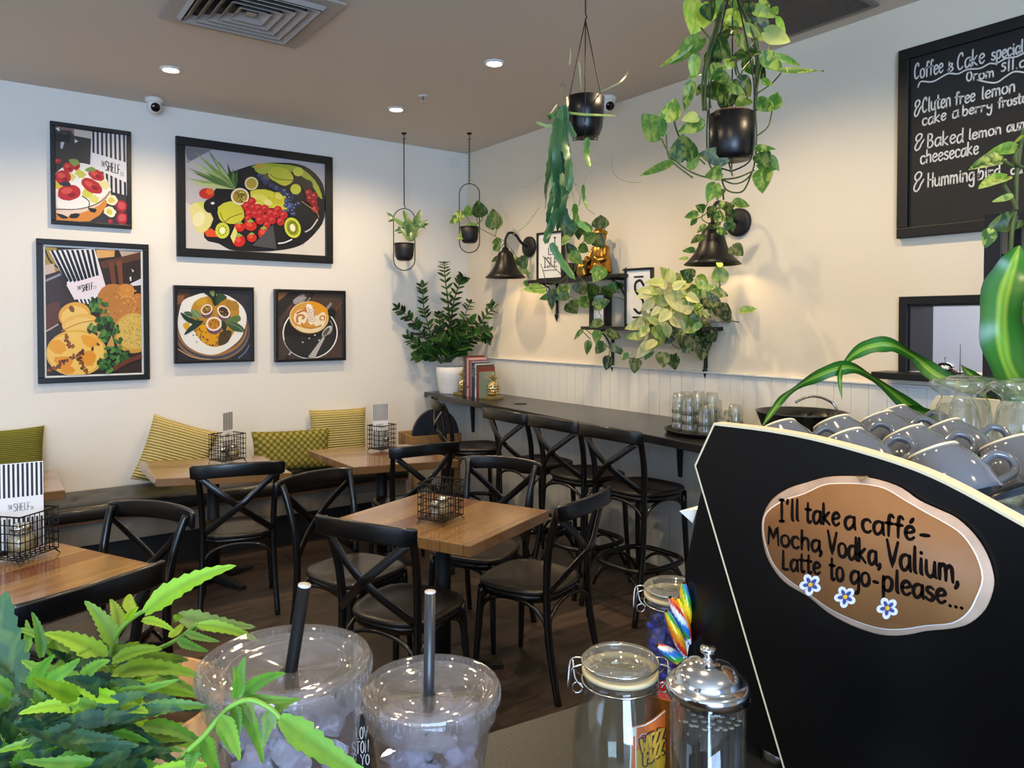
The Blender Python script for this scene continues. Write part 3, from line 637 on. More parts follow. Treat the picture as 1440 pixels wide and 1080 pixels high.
p.poly('240,790 290,760 345,800 340,830 260,825', '#dc5126'); p.ell(378, 780, 54, 62, '#c8cf45'); p.ell(378, 780, 20, 26, '#f0edc0')
for a in range(10): p.ell(378+30*math.cos(a*.63), 780+36*math.sin(a*.63), 4, 6, '#20200c', step=0 if a else 1, n=6)
p.poly('735,300 830,292 900,330 925,395 860,440 790,410 735,370', '#c9c83c', 2); p.line('740,345 800,385 925,395', 3, '#5d5a14')
p.poly('640,330 700,280 760,300 700,350', '#b9bb44', 2); p.ell(665, 285, 30, 22, '#d3a63c')
p.poly('590,480 700,465 800,500 885,560 880,630 800,615 700,600 620,560', '#d8d23f', 2)
for i in range(14): p.ell(620+rnd.random()*240, 500+rnd.random()*100, 34, 24, rnd.choice(['#e4dc62', '#d0c630', '#ece68a', '#c9bd2a']), rnd.random(), 9, 1 if i == 0 else 1)
p.poly('510,340 560,290 620,300 630,360 580,390 520,385', '#222226', 2)
p.ell(600, 420, 52, 52, '#e6d9a0'); p.ell(600, 420, 40, 40, '#b9a23a')
p.ell(512, 520, 70, 66, '#eadfc0'); p.ell(512, 520, 56, 52, '#a48a35')
for a in range(26): r = rnd.random()*46; q = rnd.random()*6.28; p.ell(512+r*math.cos(q), 520+r*math.sin(q), 6, 8, rnd.choice(['#3b3416', '#d8c75a', '#6d6a1f']), q, 7, 1 if a == 0 else 0)
for i in range(16): p.ell(655+i*14+rnd.uniform(-8, 8), 372+i*9+rnd.uniform(-16, 16), 19, 17, rnd.choice(['#2e3a63', '#3f4f7d', '#232c49']), 0, 10, 1)
for i in range(26): x, y = 850+rnd.random()*120, 470+rnd.random()*190; p.ell(x-(y-500)*.1, y, 19, 17, rnd.choice(['#2c3861', '#46568a', '#1d2440']), 0, 10); p.ell(x-(y-500)*.1-3, y-3, 7, 6, '#7f8fb8', 0, 7, 0)
p.ell(940, 465, 42, 40, '#c9cb3d', .3); p.ell(960, 330, 40, 36, '#d6d450'); p.ell(1030, 440, 45, 48, '#201c20'); p.ell(915, 765, 62, 82, '#cdd33f', -.35); p.ell(915, 765, 46, 62, '#8f9a1e', -.35); p.ell(915, 765, 20, 30, '#f1eec4', -.35)
for a in range(14): p.ell(915+32*math.cos(a*.45), 765+44*math.sin(a*.45), 4, 7, '#1a1a0c', 0, 6, 1 if a == 0 else 0)
for x, y in ((1040, 495), (1085, 520), (1080, 570), (1090, 620), (1050, 540)): p.ell(x, y, 30, 30, '#8e1620'); p.ell(x-6, y-8, 10, 8, '#d1606a', step=0)
p.line('985,560 1040,600 1100,640 1120,690', 3, '#b08a5a')
for x, y, r in ((600, 560, 32), (560, 595, 36), (610, 605, 30), (650, 610, 34), (700, 615, 32), (800, 625, 32), (580, 650, 34), (625, 655, 32), (665, 650, 30), (705, 685, 30), (745, 650, 32), (785, 660, 30), (845, 665, 32), (660, 705, 34), (755, 705, 30), (820, 715, 32), (715, 740, 28), (570, 690, 28)): berry(p, x, y, r)
for x, y, rx, ry in ((505, 755, 42, 36), (588, 745, 50, 40), (500, 860, 50, 48), (598, 838, 38, 34), (690, 805, 44, 46)): p.ell(x, y, rx, ry, '#c9241c', .3); p.ell(x-8, y-8, rx*.5, ry*.4, '#e0523a', .3, step=0); p.poly([(x-rx*.6, y-ry*.8), (x, y-ry*1.25), (x+rx*.6, y-ry*.8), (x, y-ry*.55)], '#8fae4e')
p.poly('435,830 470,750 490,800 460,880', '#d6d77a'); p.poly('600,900 760,740 790,930', '#4a4a4e'); p.line('1010,800 1060,770 1110,700', 5, '#c9c9cf'); p.line('800,885 850,880 910,855', 5, '#e8e8ea')
done(p)
# 2 pavlova with strawberries and the menu
p = framed('small upright framed print of a strawberry pavlova beside a striped menu', .446, .932, 2.311, 2.996, .028, .03, 0, '#3b3833', [(115, 960), (755, 1005), (750, 195), (105, 95)])
p.poly('105,95 440,150 430,215 280,190 250,140 105,130', '#8b6a62'); p.poly('280,130 440,155 435,220 285,190', '#cdbfb4'); p.poly('115,120 145,110 150,150', '#e8e2dc'); p.poly('160,200 195,170 210,200 175,310 158,300', '#b9bfc6'); p.poly('285,220 320,240 290,258', '#d7cfc7'); p.poly('105,165 250,180 240,250 110,240', '#232124')
p.poly('440,155 750,195 755,740 560,690 425,480', '#ddd8da')
for i in range(9): x = 446+i*39; p.poly([(x, 150), (x+19, 150), (x+22+i*1, 760), (x+3+i, 760)], '#26262a', step=1 if i == 0 else 0)
p.poly('445,345 750,440 755,625 430,470', '#e9e4e6'); p.text('THE', (525, 470), (560, 480), 48, 2.2, '#2a2a2c'); p.text('SHELF', (562, 508), (692, 548), 85, 4.2, '#1b1b1d'); p.text('CO', (697, 560), (722, 566), 36, 1.6, '#77777a')
p.poly('425,480 560,690 755,740 755,1005 400,980 560,820', '#38353a')
p.ell(330, 690, 270, 250, '#efe9de', .25, 30); p.poly('115,560 250,480 420,520 590,640 600,720 470,820 300,860 115,850', '#f4f0e8', 2); p.poly('115,840 300,870 480,810 600,690 590,800 420,920 115,930', '#e7cdb9', 2)
p.poly('115,890 200,930 330,900 500,830 590,740 560,850 420,970 115,960', '#d48a3e', 2)
for q in ('120,900 180,910 230,940 170,945', '250,905 330,900 310,940 240,940', '410,850 480,860 470,890 430,885'): p.poly(q, '#26211f', 2)
for x, y, c in ((240, 560, '#d9d36a'), (400, 720, '#d3cf4c'), (340, 540, '#cfc95a'), (460, 770, '#dcd77a'), (550, 640, '#e6dfa0'), (150, 640, '#e3c44a')): p.ell(x, y, 52, 36, c, .5, jag=.2)
for x, y, rx, ry, r in ((180, 570, 72, 66, .2), (235, 710, 105, 72, -.1), (230, 480, 52, 44, .6), (300, 465, 36, 40, 0), (440, 650, 105, 56, .55), (480, 550, 78, 48, .5), (130, 420, 34, 22, 0)):
    p.ell(x, y, rx, ry, '#b92a2e', r, 20, jag=.04); p.ell(x-rx*.2, y-ry*.25, rx*.5, ry*.4, '#d65346', r, step=0); p.ell(x+rx*.25, y+ry*.3, rx*.35, ry*.3, '#8c1a22', r, step=0)
for q in ('230,410 300,405 330,440 280,470', '380,500 440,475 480,510 400,520', '140,620 230,610 250,650 180,650'): p.poly(q, '#7f9a4e' if q[0] != '1' else '#33333a', 2)
p.line('410,860 415,790 350,740', 4, '#33302e'); p.line('115,860 200,862 330,858 480,815 570,750 600,700', 4, '#4a443f')
for x, y in ((620, 780), (600, 885)): p.ell(x, y, 56, 44, '#efe6c8', .4, jag=.12); p.ell(x-5, y, 30, 26, '#d8c75e', .4, jag=.2)
for x, y in ((705, 835), (710, 945)): p.ell(x, y, 52, 54, '#a32a33', 0, jag=.1); p.ell(x, y-5, 34, 34, '#c9545a', step=0, jag=.1)
p.ell(605, 970, 22, 18, '#b3303a'); done(p)
# 3 savoury pies with parsley and menu
p = framed('tall framed print of golden pies and parsley with a striped menu', .36, 1.038, 1.245, 2.21, .038, .03, .012, '#33261f', [(102, 995), (800, 985), (800, 145), (95, 100)])
p.poly('95,100 180,110 200,270 95,300', '#a58a3c'); p.line('95,120 130,200 190,250', 6, '#2a2018'); p.poly('95,230 160,220 170,280 95,300', '#c9b4a0'); p.poly('470,130 610,130 605,180 480,190', '#d9a866'); p.poly('640,135 800,150 800,190 660,180', '#b8a89a')
p.poly('500,215 800,150 800,200 520,260', '#5b3a26'); p.poly('560,220 600,210 615,370 585,370', '#6f3f26', 0); p.poly('620,210 660,205 668,370 640,370', '#7c452a'); p.poly('720,370 800,335 800,380 740,385', '#dcdce4')
for q in ('730,265 750,280 740,290', '715,325 728,318 730,350 720,350', '95,415 120,412 160,450 140,465', '150,360 200,355 210,370'): p.poly(q, '#d8dbd0')
p.poly('95,340 190,300 240,420 300,480 200,500 95,470', '#3c2a28'); p.poly('95,520 200,490 190,640 95,690', '#5d3320', 2); p.line('95,340 210,295', 8, '#8d8f9c'); p.line('95,690 190,640', 5, '#b9a79a')
p.poly('125,130 460,120 545,400 410,505 330,490', '#e6e4e8')
for i in range(9): x0 = 135+i*37.5; p.poly([(x0, 128), (x0+19, 128), (x0+19+115-i*9, 340), (x0+115-i*9, 355)], '#17171a', step=1 if i == 0 else 0)
for i in range(6): x0 = 320+i*28; p.poly([(x0, 470), (x0+13, 470), (x0+30, 510), (x0+17, 512)], '#17171a', step=1 if i == 0 else 0)
p.poly('250,368 515,300 540,395 310,475', '#ecdfe4'); p.text('THE', (330, 408), (358, 402), 26, 1.8, '#333336'); p.text('SHELF', (362, 420), (445, 402), 46, 3, '#1b1b1d'); p.text('CO', (450, 402), (470, 397), 20, 1.2, '#8a8a8e')
for x, y, rx, ry, c in ((310, 580, 118, 90, '#e0a840'), (350, 640, 135, 68, '#e8b654')): p.ell(x, y, rx, ry, c, -.1, 26); p.ell(x, y+8, rx*.85, ry*.75, '#edc56a', -.1, 22, jag=.05)
p.ell(290, 540, 26, 18, '#7a4a1c', .6, jag=.3); p.line('210,690 330,640 450,620', 3, '#b0782a')
p.poly('480,440 560,370 640,375 700,370 750,430 700,520 600,580 500,600', '#b87a36', 2); p.ell(690, 420, 62, 50, '#cf8a3a'); p.poly('560,580 640,500 720,460 800,440 800,600 600,640', '#bf7d3a', 2)
for i in range(40): p.ell(500+rnd.random()*290, 410+rnd.random()*180, 8, 5, rnd.choice(['#d89a4e', '#9c6428', '#e0ad62']), rnd.random()*3, 7, 1 if i == 0 else 0)
p.ell(740, 710, 150, 140, '#c99a3c', 0, 28); p.ell(745, 700, 135, 122, '#d8b458', 0, 26)
for i in range(120): r = rnd.random()**.5; q = rnd.random()*6.28; p.ell(745+r*125*math.cos(q), 700+r*112*math.sin(q), 6, 4, rnd.choice(['#7f8f3c', '#b98a2e', '#e5cc84', '#93a04a']), q, 6, 1 if i == 0 else 0)
p.ell(320, 840, 222, 160, '#e2b04a', 0, 32); p.ell(318, 842, 205, 146, '#efc45e', 0, 30, jag=.02)
for x, y, rx, ry in ((180, 800, 60, 50), (420, 760, 70, 40), (230, 900, 70, 40), (400, 880, 60, 50), (250, 950, 60, 30)): p.ell(x, y, rx, ry, rnd.choice(['#f5d888', '#e9a02a', '#e39422']), .3, jag=.2)
for pts in ('240,720 270,780 300,800', '130,950 180,930 250,890 330,850 370,830', '340,870 360,920 390,980', '430,820 470,790'):
    for x, y in [(q.x, q.y) for q in smooth_path([(a, c, 0) for a, c in nums(pts)], 7)]: p.ell(x+rnd.uniform(-12, 12), y+rnd.uniform(-10, 10), rnd.uniform(9, 20), 10, rnd.choice(['#7b4418', '#95581f', '#5c2f10']), rnd.random()*3, 8, 0)
    p.L += 1
for x, y in ((470, 490), (460, 540), (510, 530), (500, 620), (560, 620), (450, 670), (540, 690), (600, 680), (560, 760), (610, 760), (520, 740), (580, 830), (640, 840), (560, 890), (520, 920), (600, 900), (660, 860), (560, 950)):
    for k in range(7): p.ell(x+rnd.uniform(-38, 38), y+rnd.uniform(-32, 32), 20, 13, rnd.choice(['#2f5a24', '#3f7330', '#23451d', '#5a8a3c']), rnd.random()*3, 8, 1 if k == 0 else 0, .25)
for q in ('540,800 580,720 600,800', '470,690 500,700 480,740'): p.poly(q, '#c89a50')
p.line('590,960 680,910 800,870', 14, '#6b3420'); done(p)
# 4 passionfruit pavlova (deep frame)
p = framed('square framed print of a passionfruit pavlova with mint leaves', 1.200, 1.774, 1.352, 1.925, .022, .045, 0, '#2c2c32', [(115, 975), (1030, 945), (1010, 85), (100, 90)])
p.poly('100,90 260,100 230,400 100,500', '#4a3226', 2); p.poly('100,180 200,170 180,260 100,300', '#8a5a34'); p.ell(540, 600, 470, 380, '#8a6a4c', 0, 40); p.ell(545, 590, 455, 362, '#3d4658', 0, 40); p.ell(540, 570, 440, 350, '#a06f42', 0, 40); p.ell(540, 545, 425, 330, '#5a4a35', 0, 40)
p.poly('180,240 320,170 440,135 560,150 700,150 850,230 940,330 970,460 920,650 830,760 700,850 560,900 400,880 250,800 170,700 120,560 130,400', '#e9e7df', 4)
p.poly('320,250 460,180 620,180 800,230 870,320 860,500 800,640 720,740 600,800 480,780 380,700 300,560 270,400', '#b98722', 4); p.poly('350,560 520,520 660,600 620,740 480,770 390,700', '#dc9c16', 3); p.poly('340,230 460,180 470,260 360,300', '#c79a2c', 2); p.poly('700,230 840,230 870,330 740,340', '#a97c28', 2); p.poly('180,520 260,510 250,600 200,580', '#dba622', 2); p.poly('640,620 780,600 740,740 620,780', '#4c3a22', 3)
for i in range(60): r = rnd.random()**.5; q = rnd.random()*6.28; p.ell(530+r*270*math.cos(q), 600+r*190*math.sin(q), 9, 8, '#2a1c10', 0, 7, 1 if i == 0 else 0)
for x, y, rx, ry, rot, ins in ((468, 340, 76, 62, -.6, '#8d6a22'), (680, 362, 90, 70, .7, '#4a342a'), (560, 515, 98, 88, -.2, '#c07f1d')):
    p.ell(x+6, y+40, rx, ry, '#6d4a5a', rot); p.ell(x, y, rx, ry, '#efe4da', rot, 22); p.ell(x, y, rx*.78, ry*.76, ins, rot, 20)
    for k in range(20): r = rnd.random()**.5*.65; q = rnd.random()*6.28; p.ell(x+r*rx*math.cos(q), y+r*ry*math.sin(q), 8, 6, rnd.choice(['#2a1a10', '#d8a83c', '#5a3a18']), q, 6, 1 if k == 0 else 0)
for q, c in (('150,380 240,430 330,470 400,480 300,520 200,470', '#1f3322'), ('290,340 380,380 390,450 300,440', '#6f8a5c'), ('200,660 240,580 330,500 430,480 360,560', '#22382a'), ('190,380 260,370 300,430 230,420', '#3f5c40'), ('430,130 520,200 560,290 620,250 580,150 500,100', '#1d2c22'), ('600,130 720,180 640,240 590,280', '#31492f'), ('700,470 860,400 890,470 760,500', '#5a7442'), ('720,500 850,500 940,570 930,610 800,590', '#3b5636'), ('500,120 560,110 550,180', '#8d9a5c'), ('660,470 720,520 700,610 660,560', '#26382a')): p.poly(q, c, 3)
p.line('740,505 850,540 930,600', 3, '#93a884'); p.line('300,350 340,400 385,445', 3, '#a8bb98'); p.line('120,830 300,930 540,960', 6, '#c79a74'); p.line('870,940 960,860 1010,770', 5, '#7d8db0'); done(p)
# 5 coffee with leaf latte art (deep frame)
p = framed('square framed print of a coffee with leaf latte art on black saucer', 1.937, 2.528, 1.340, 1.917, .024, .045, 0, '#4a3a33', [(85, 975), (935, 975), (935, 120), (85, 95)])
for i in range(46): x, y = rnd.uniform(60, 940), rnd.uniform(80, 980); L_ = rnd.uniform(60, 200); p.line([(x, y), (x+L_*.6, y-L_*.75)], rnd.uniform(6, 20), rnd.choice(['#7a4a30', '#8d8a88', '#332a28', '#a9a5a0', '#5c4236', '#2a2526']), 0, 1 if i % 8 == 0 else 1)
p.poly('85,95 400,95 120,420 85,420', '#26211f'); p.poly('85,100 240,95 100,215', '#8a5c30'); p.poly('290,200 420,120 440,180 320,260', '#9d9a98', 2)
p.ell(512, 640, 362, 345, '#f2f0ec', 0, 48); p.ell(512, 640, 346, 330, '#1d1d1d', 0, 48); p.poly('180,690 420,680 520,720 840,640 760,860 600,960 400,960 230,850', '#2a2a2c', 3)
p.ell(790, 370, 62, 55, '#1b1b1c'); p.ell(498, 450, 262, 218, '#3a241a', .12, 40); p.ell(496, 432, 258, 212, '#e3c489', .12, 40); p.ell(498, 425, 240, 192, '#d79a42', .12, 36); p.poly('500,215 640,250 740,340 720,420 600,330 520,280', '#e59a22', 3)
p.poly('300,400 350,340 430,330 470,400 460,470 420,520 350,520 300,470', '#f0e2c4', 3); p.poly('600,420 680,360 720,420 700,520 610,560 560,520', '#f0e0bc', 3); p.poly('320,540 520,590 700,530 600,620 420,620', '#ecd9ae', 3)
p.line('345,500 340,420 400,400 430,430 400,450', 14, '#c07a30'); p.line('690,480 700,420 650,420 640,460 670,470', 8, '#b9702a'); p.line('440,300 480,360 420,340 330,380', 12, '#b86f2e'); p.line('400,500 430,560 560,570 660,540', 12, '#c98838')
p.poly('455,270 510,255 560,330 560,420 590,400 600,440 550,520 500,520 480,450 470,360', '#f6ead8', 2)
for i in range(6): y = 320+i*32; p.line([(470+i*4, y-20), (520+i*3, y+18), (565+i*4, y-22)], 4, '#a8602c', 0)
p.line('520,975 590,860 690,700', (46, 14), '#b9b4ae'); p.ell(728, 620, 40, 90, '#c9c6c2', .7); p.ell(722, 625, 26, 66, '#57544f', .7); p.line('660,690 780,640 800,540 770,480', 7, '#8d8a86')
for x, y in ((495, 710), (570, 670), (410, 760), (625, 738)): p.ell(x, y, 12, 8, '#e6e2dc')
done(p)
# ------------------------------------------------------------------ chalkboard on the right wall
t = thing('chalkboard', 'big black chalkboard with handwritten coffee and cake specials', 'chalkboard', (X0, 1.2, 2.53)); bx = X0-.016
MB().box((-.008, 0, 0), (.016, 1.28, .88)).build('board', M('slate_black', '#1c1b1a', .7, var=.25, vscale=3), t)
b = MB(); f_ = .052
for c, d in (((-.018, 0, .4625-f_/2), (.036, 1.32, f_)), ((-.018, 0, -.4625+f_/2), (.036, 1.32, f_)), ((-.018, .66-f_/2, 0), (.036, f_, .925-2*f_)), ((-.018, -.66+f_/2, 0), (.036, f_, .925-2*f_))): b.box(c, d)
b.build('frame', M('board_frame', '#131211', .5, var=.3, vscale=6), t, bevel=.004)
chalk = MB(); off = V((X0, 1.2, 2.53))
def C4(x, y): return at_x(1270+x/8.306, 40+y/8.306, bx-.0012)-off
def C5(x, y): return at_x(1270+x/8.306, 160+y/8.306, bx-.0012)-off
for f, tx, a, c, h in ((C4, 'Coffee', (130, 590), (465, 515), 175), (C4, '+', (520, 510), (590, 492), 110), (C4, 'Cake', (630, 482), (950, 405), 185), (C4, 'special', (1030, 372), (1400, 282), 150),
    (C4, 'Orom', (735, 620), (1060, 562), 110), (C4, '$11.c', (1140, 520), (1425, 440), 125), (C4, '&', (128, 1030), (210, 1000), 180), (C4, 'Cluten', (222, 985), (555, 905), 165), (C4, 'free', (608, 895), (838, 845), 145), (C4, 'lemon', (915, 830), (1308, 735), 140),
    (C5, 'cake', (222, 140), (500, 70), 130), (C5, 'ū', (572, 60), (652, 28), 100), (C4, 'berry', (690, 1020), (1040, 955), 115), (C4, 'froste', (1110, 930), (1440, 860), 120), (C5, '&', (132, 440), (240, 400), 180), (C5, 'Baked', (280, 400), (700, 325), 160), (C5, 'lemon', (765, 305), (1145, 232), 125),
    (C5, 'aun', (1210, 218), (1420, 172), 125), (C5, 'cheesecake', (200, 585), (878, 462), 150), (C5, '&', (118, 918), (238, 880), 215), (C5, 'Humming', (285, 858), (830, 775), 160), (C5, 'bird', (872, 770), (1130, 725), 150), (C5, 'ca', (1255, 712), (1390, 688), 110)):
    write(chalk, tx, a, c, h, f, 0.0036, (-1, 0, 0), 0, slant=.03, jit=.03)
for f, q in ((C4, '175,685 210,620 350,620 520,530 640,530 750,480 900,465 1010,410 1090,408 1200,350 1320,330 1420,285'), (C4, '870,600 1000,630 1100,628 1200,560 1300,505 1420,515')):
    chalk.ribbon([f(x.x, x.y) for x in smooth_path([(a, c, 0) for a, c in nums(q)], 5)], 0.0036, (-1, 0, 0))
chalk.build('chalk_writing', M('chalk', '#d8d4cc', .9), t)
# ------------------------------------------------------------------ bar counter along the right wall
CB = 1.03; stone = M('counter_black', '#17171a', .3, var=.3, vscale=5, coat=.15)
t = thing('bar_counter', 'long black bar counter along the panelled wall', 'counter', (0, 0, 0))
fx = lambda y: 3.29-(Y0-y)*.088
b = MB(); q = [(fx(Y0), Y0-.002), (fx(-.6), -.6), (X0-.014, -.6), (X0-.014, Y0-.002)]
b.hexa([V((x, y, CB-.045)) for x, y in q], [V((x, y, CB)) for x, y in q]).build('counter_top', stone, t, bevel=.004)
for y in (5.72, 3.25, 1.2):
    b = MB().hexa([V((X0-.03, y-.012, .645)), V((X0-.014, y-.012, .645)), V((X0-.014, y+.012, .645)), V((X0-.03, y+.012, .645))], [V((X0-.05, y-.022, CB-.047)), V((X0-.014, y-.022, CB-.047)), V((X0-.014, y+.022, CB-.047)), V((X0-.05, y+.022, CB-.047))])
    b.box(((X0-.014+fx(y)+.12)/2, y, CB-.053), (X0-.014-fx(y)-.12, .04, .012)).build('bracket', matblack, t)
# ------------------------------------------------------------------ wall sconces
def sconce(y, z, label, power=2.5):
    t = thing('wall_lamp', label, 'wall lamp', (X0, y, z), 0, 'black gooseneck wall lamps'); dx = -.25
    MB().lathe([(0, 0), (.085, 0), (.085, .02), (.07, .028), (.03, .034), (0, .034)], 28, (0, 0, 0), Matrix.Rotation(-math.pi/2, 3, 'Y')).build('wall_plate', matblack, t)
    MB().tube(smooth_path([(-.03, 0, 0), (-.09, 0, .03), (-.15, 0, .09), (-.21, 0, .10), (-.248, 0, .05), (-.25, 0, -.02)], 6), .011, 10).build('arm', matblack, t)
    pr = [(.0, -.02), (.022, -.02), (.03, -.045), (.05, -.055), (.062, -.075), (.07, -.11), (.085, -.16), (.11, -.205), (.14, -.24), (.165, -.262), (.163, -.266)]
    inn = [(r-.004, z_-.003) for r, z_ in pr[4:-1]][::-1]
    MB().lathe(pr+inn+[(0, -.08)], 36, (dx, 0, 0)).build('shade', M('shade_bronze', '#1d1b19', .38, .4), t); sh_ = t.children[-1] if False else [c for c in t.children if c.name.startswith('shade')][0]
    MB().ball((dx, 0, -.15), .03, 12).build('bulb', M('bulb_warm', '#ffe9c0', .4, emit='#ffcf80', es=12), sh_)
    light('wall_lamp_glow', 'SPOT', (X0+dx, y, z-.19), power, (1.0, .70, .36), spot_size=math.radians(140), spot_blend=.4, shadow_soft_size=.03)
sconce(2.816, 2.255, 'black bell-shaped wall lamp, right one, with leaves tangled on its neck')
sconce(4.89, 2.28, 'black bell-shaped wall lamp nearest the corner, left of the shelves')
# ------------------------------------------------------------------ shelves
shelfm = M('shelf_black', '#161210', .45, var=.3, vscale=10)
def shelf(ya, yb, z, label):
    t = thing('wall_shelf', label, 'shelf', (X0, (ya+yb)/2, z), 0, 'black wall shelves'); L_ = abs(yb-ya)
    MB().box((-.1, 0, -.012), (.2, L_, .024)).build('board', shelfm, t, bevel=.002)
    for s_ in (-1, 1):
        y = s_*(L_/2-.13); b = MB().box((-.006, y, -.14), (.012, .022, .24)).box((-.095, y, -.03), (.17, .018, .01))
        b.tube(smooth_path([(-.01, y, -.18), (-.04, y, -.12), (-.09, y, -.06), (-.15, y, -.035)], 5), .006, 6)
        b.lathe([(0, -.33), (.012, -.29), (.018, -.275), (.008, -.262), (.012, -.25), (0, -.245)], 10, (-.012, y, 0)); b.build('bracket', matblack, t)
shelf(4.66, 3.63, 1.985, 'upper black wall shelf with gold ornament and letter print')
shelf(4.03, 2.93, 1.625, 'lower black wall shelf with the S print and pale pothos')
paper = M('paper_white', '#e8e6e2', .6); ink = M('ink_black', '#121212', .7)
def sign(label, y, z0, w, h, x, yaw, draw=None, lean=.06, depth=.03):
    """framed word print standing on a shelf; local x across (to the viewer's right), z up, -y to the viewer"""
    t = thing('framed_word_print', label, 'framed print', (x, y, z0), R_(-90)+yaw, 'small framed prints on the shelves'); f = .016; b = MB()
    for c, d in (((0, 0, h-f/2), (w, depth, f)), ((0, 0, f/2), (w, depth, f)), ((-w/2+f/2, 0, h/2), (f, depth, h-2*f)), ((w/2-f/2, 0, h/2), (f, depth, h-2*f))): b.box(c, d)
    b.build('frame', framem, t, bevel=.002); MB().box((0, 0, h/2), (w-2*f, .008, h-2*f)).build('print', paper, t)
    if draw:
        b = MB(); draw(b); b.build('lettering', ink, t)
    return t
lt = lambda b, tx, x0, x1, z, h, w, **k: write(b, tx, (x0, z), (x1, z), h, lambda a, c: V((a, -.0052, c)), w, (0, -1, 0), up=(0, 1), **k)
def isle(b):
    lt(b, 'T', .04, .06, .27, .055, .004); lt(b, 'LE', -.02, .06, .195, .055, .004); lt(b, 'ISLE', -.065, .075, .10, .075, .004); b.box((0, -.0055, .075), (.15, .001, .005))
def bigs(b):
    b.box((0, -.0055, .335), (.075, .001, .012)); b.box((-.01, -.0055, .062), (.075, .001, .012)); lt(b, 'S', -.04, .045, .09, .22, .009)
def smalls(b):
    b.box((0, -.0055, .14), (.05, .001, .006)); lt(b, 'S', -.012, .012, .05, .07, .0025)
sign('framed print of stacked tall letters on the upper shelf by the lamp', 4.51, 1.986, .28, .375, X0-.09, R_(8), isle)
sign('framed print with a single big letter S on the lower shelf', 3.55, 1.626, .22, .395, X0-.10, R_(12), bigs)
sign('smallest framed print, on the lower shelf left of the big letter', 3.93, 1.626, .145, .24, X0-.10, R_(10), smalls, depth=.08)
gold = M('gold', '#b98a3c', .28, 1, var=.25, vscale=30)
# gold seated figure ornament
t = thing('gold_ornament', 'gold seated figure ornament behind the leaves on the upper shelf', 'ornament', (X0-.10, 3.93, 1.986), R_(-90))
b = MB(); b.lathe([(0, 0), (.07, 0), (.075, .03), (.07, .08), (.055, .14), (.05, .17), (.03, .19), (0, .195)], 20, (0, 0, 0))
b.ball((0, -.01, .235), .046, 14, sc=(1, 1, 1.1)); b.ball((0, -.045, .225), .024, 10); b.tube([(0, 0, .17), (0, 0, .21)], .03)
for s_ in (-1, 1):
    b.tube(smooth_path([(s_*.05, 0, .165), (s_*.075, -.03, .10), (s_*.05, -.07, .09), (s_*.03, -.08, .10)], 5), [.02]*16, 8); b.tube(smooth_path([(s_*.045, -.02, .03), (s_*.06, -.09, .06), (s_*.05, -.085, .0)], 5), .024, 8); b.ball((s_*.045, 0, .25), .014, 8)
b.build('figure', gold, t); t.scale = (1.15, 1.15, 1.22)
t = thing('gold_planter', 'small shiny gold pot on the upper shelf next to the ornament', 'pot', (X0-.1, 4.10, 1.986))
MB().lathe([(0, .002), (.055, 0), (.062, .01), (.062, .12), (.056, .12), (.056, .02), (0, .02)], 28).build('pot', gold, t)
t = thing('gold_vase', 'tall brown-gold vase half hidden behind the pale pothos', 'vase', (X0-.08, 3.24, 1.626))
MB().lathe([(0, .002), (.04, 0), (.045, .02), (.045, .20), (.04, .215), (.034, .215), (.034, .02), (0, .02)], 24).build('vase', gold, t)
# ------------------------------------------------------------------ books between pineapple bookends
BK = [('#24363a', .028, .30, 'dark teal spine'), ('#7a3424', .022, .295, 'rust red spine'), ('#c7a2a2', .026, .285, 'pale pink spine'), ('#8c3848', .022, .27, 'plum spine'), ('#8a94a0', .014, .262, 'grey spine'), ('#1c2748', .040, .252, 'wide navy spine'),
      ('#dcd8d0', .020, .246, 'white spine with black lettering'), ('#47423a', .018, .240, 'dark brown spine'), ('#803a2c', .018, .225, 'brick red spine'), ('#8f9a84', .016, .19, 'short sage green spine')]
y = 5.33
for i, (c, w, h, nm) in enumerate(BK):
    w *= 1.16; h *= 1.14
    y -= w/2+.001; dd = .19-.008*i*.5; xf = 3.375
    t = thing('book', 'upright book with %s in the bar counter row' % nm, 'book', (xf, y, CB), 0, 'books between the pineapple bookends')
    cv = M('cover_%d' % i, c, .5); b = MB()
    b.box((0.002, 0, h/2), (.004, w, h), col=None).box((dd/2, -w/2+.0015, h/2), (dd, .003, h)).box((dd/2, w/2-.0015, h/2), (dd, .003, h)); b.build('cover', cv, t, bevel=.001)
    MB().box((dd/2, 0, h/2), (dd-.008, w-.007, h-.008)).build('pages', M('pages', '#d9d0bc', .8), t)
    b = MB(); lm = M('spine_ink_%d' % (i % 2), ['#d8d8d4', '#15151a'][i % 2], .6)
    if i in (0, 5, 6):
        tx = {0: 'WORLD ATLAS', 5: 'THE', 6: 'THE HILL STATION'}[i]; c_ = {0: (.32, .12), 5: (.27, .17), 6: (.255, .08)}[i]
        write(b, tx, (c_[0], -w*.28), (c_[1], -w*.28), w*.55, lambda a, q: V((-.0006, -q, a)), .0012, (-1, 0, 0), up=(0, 1)); b.build('spine_lettering', MATS.get('ink_black') if i == 6 else M('spine_white', '#d0d4dc', .6), t)
    elif i in (2, 8): MB().box((-.0002, 0, h*.25), (.001, w*.8, .02)).build('spine_band', M('band', '#a03040' if i == 2 else '#d0b070', .6), t)
    y -= w/2
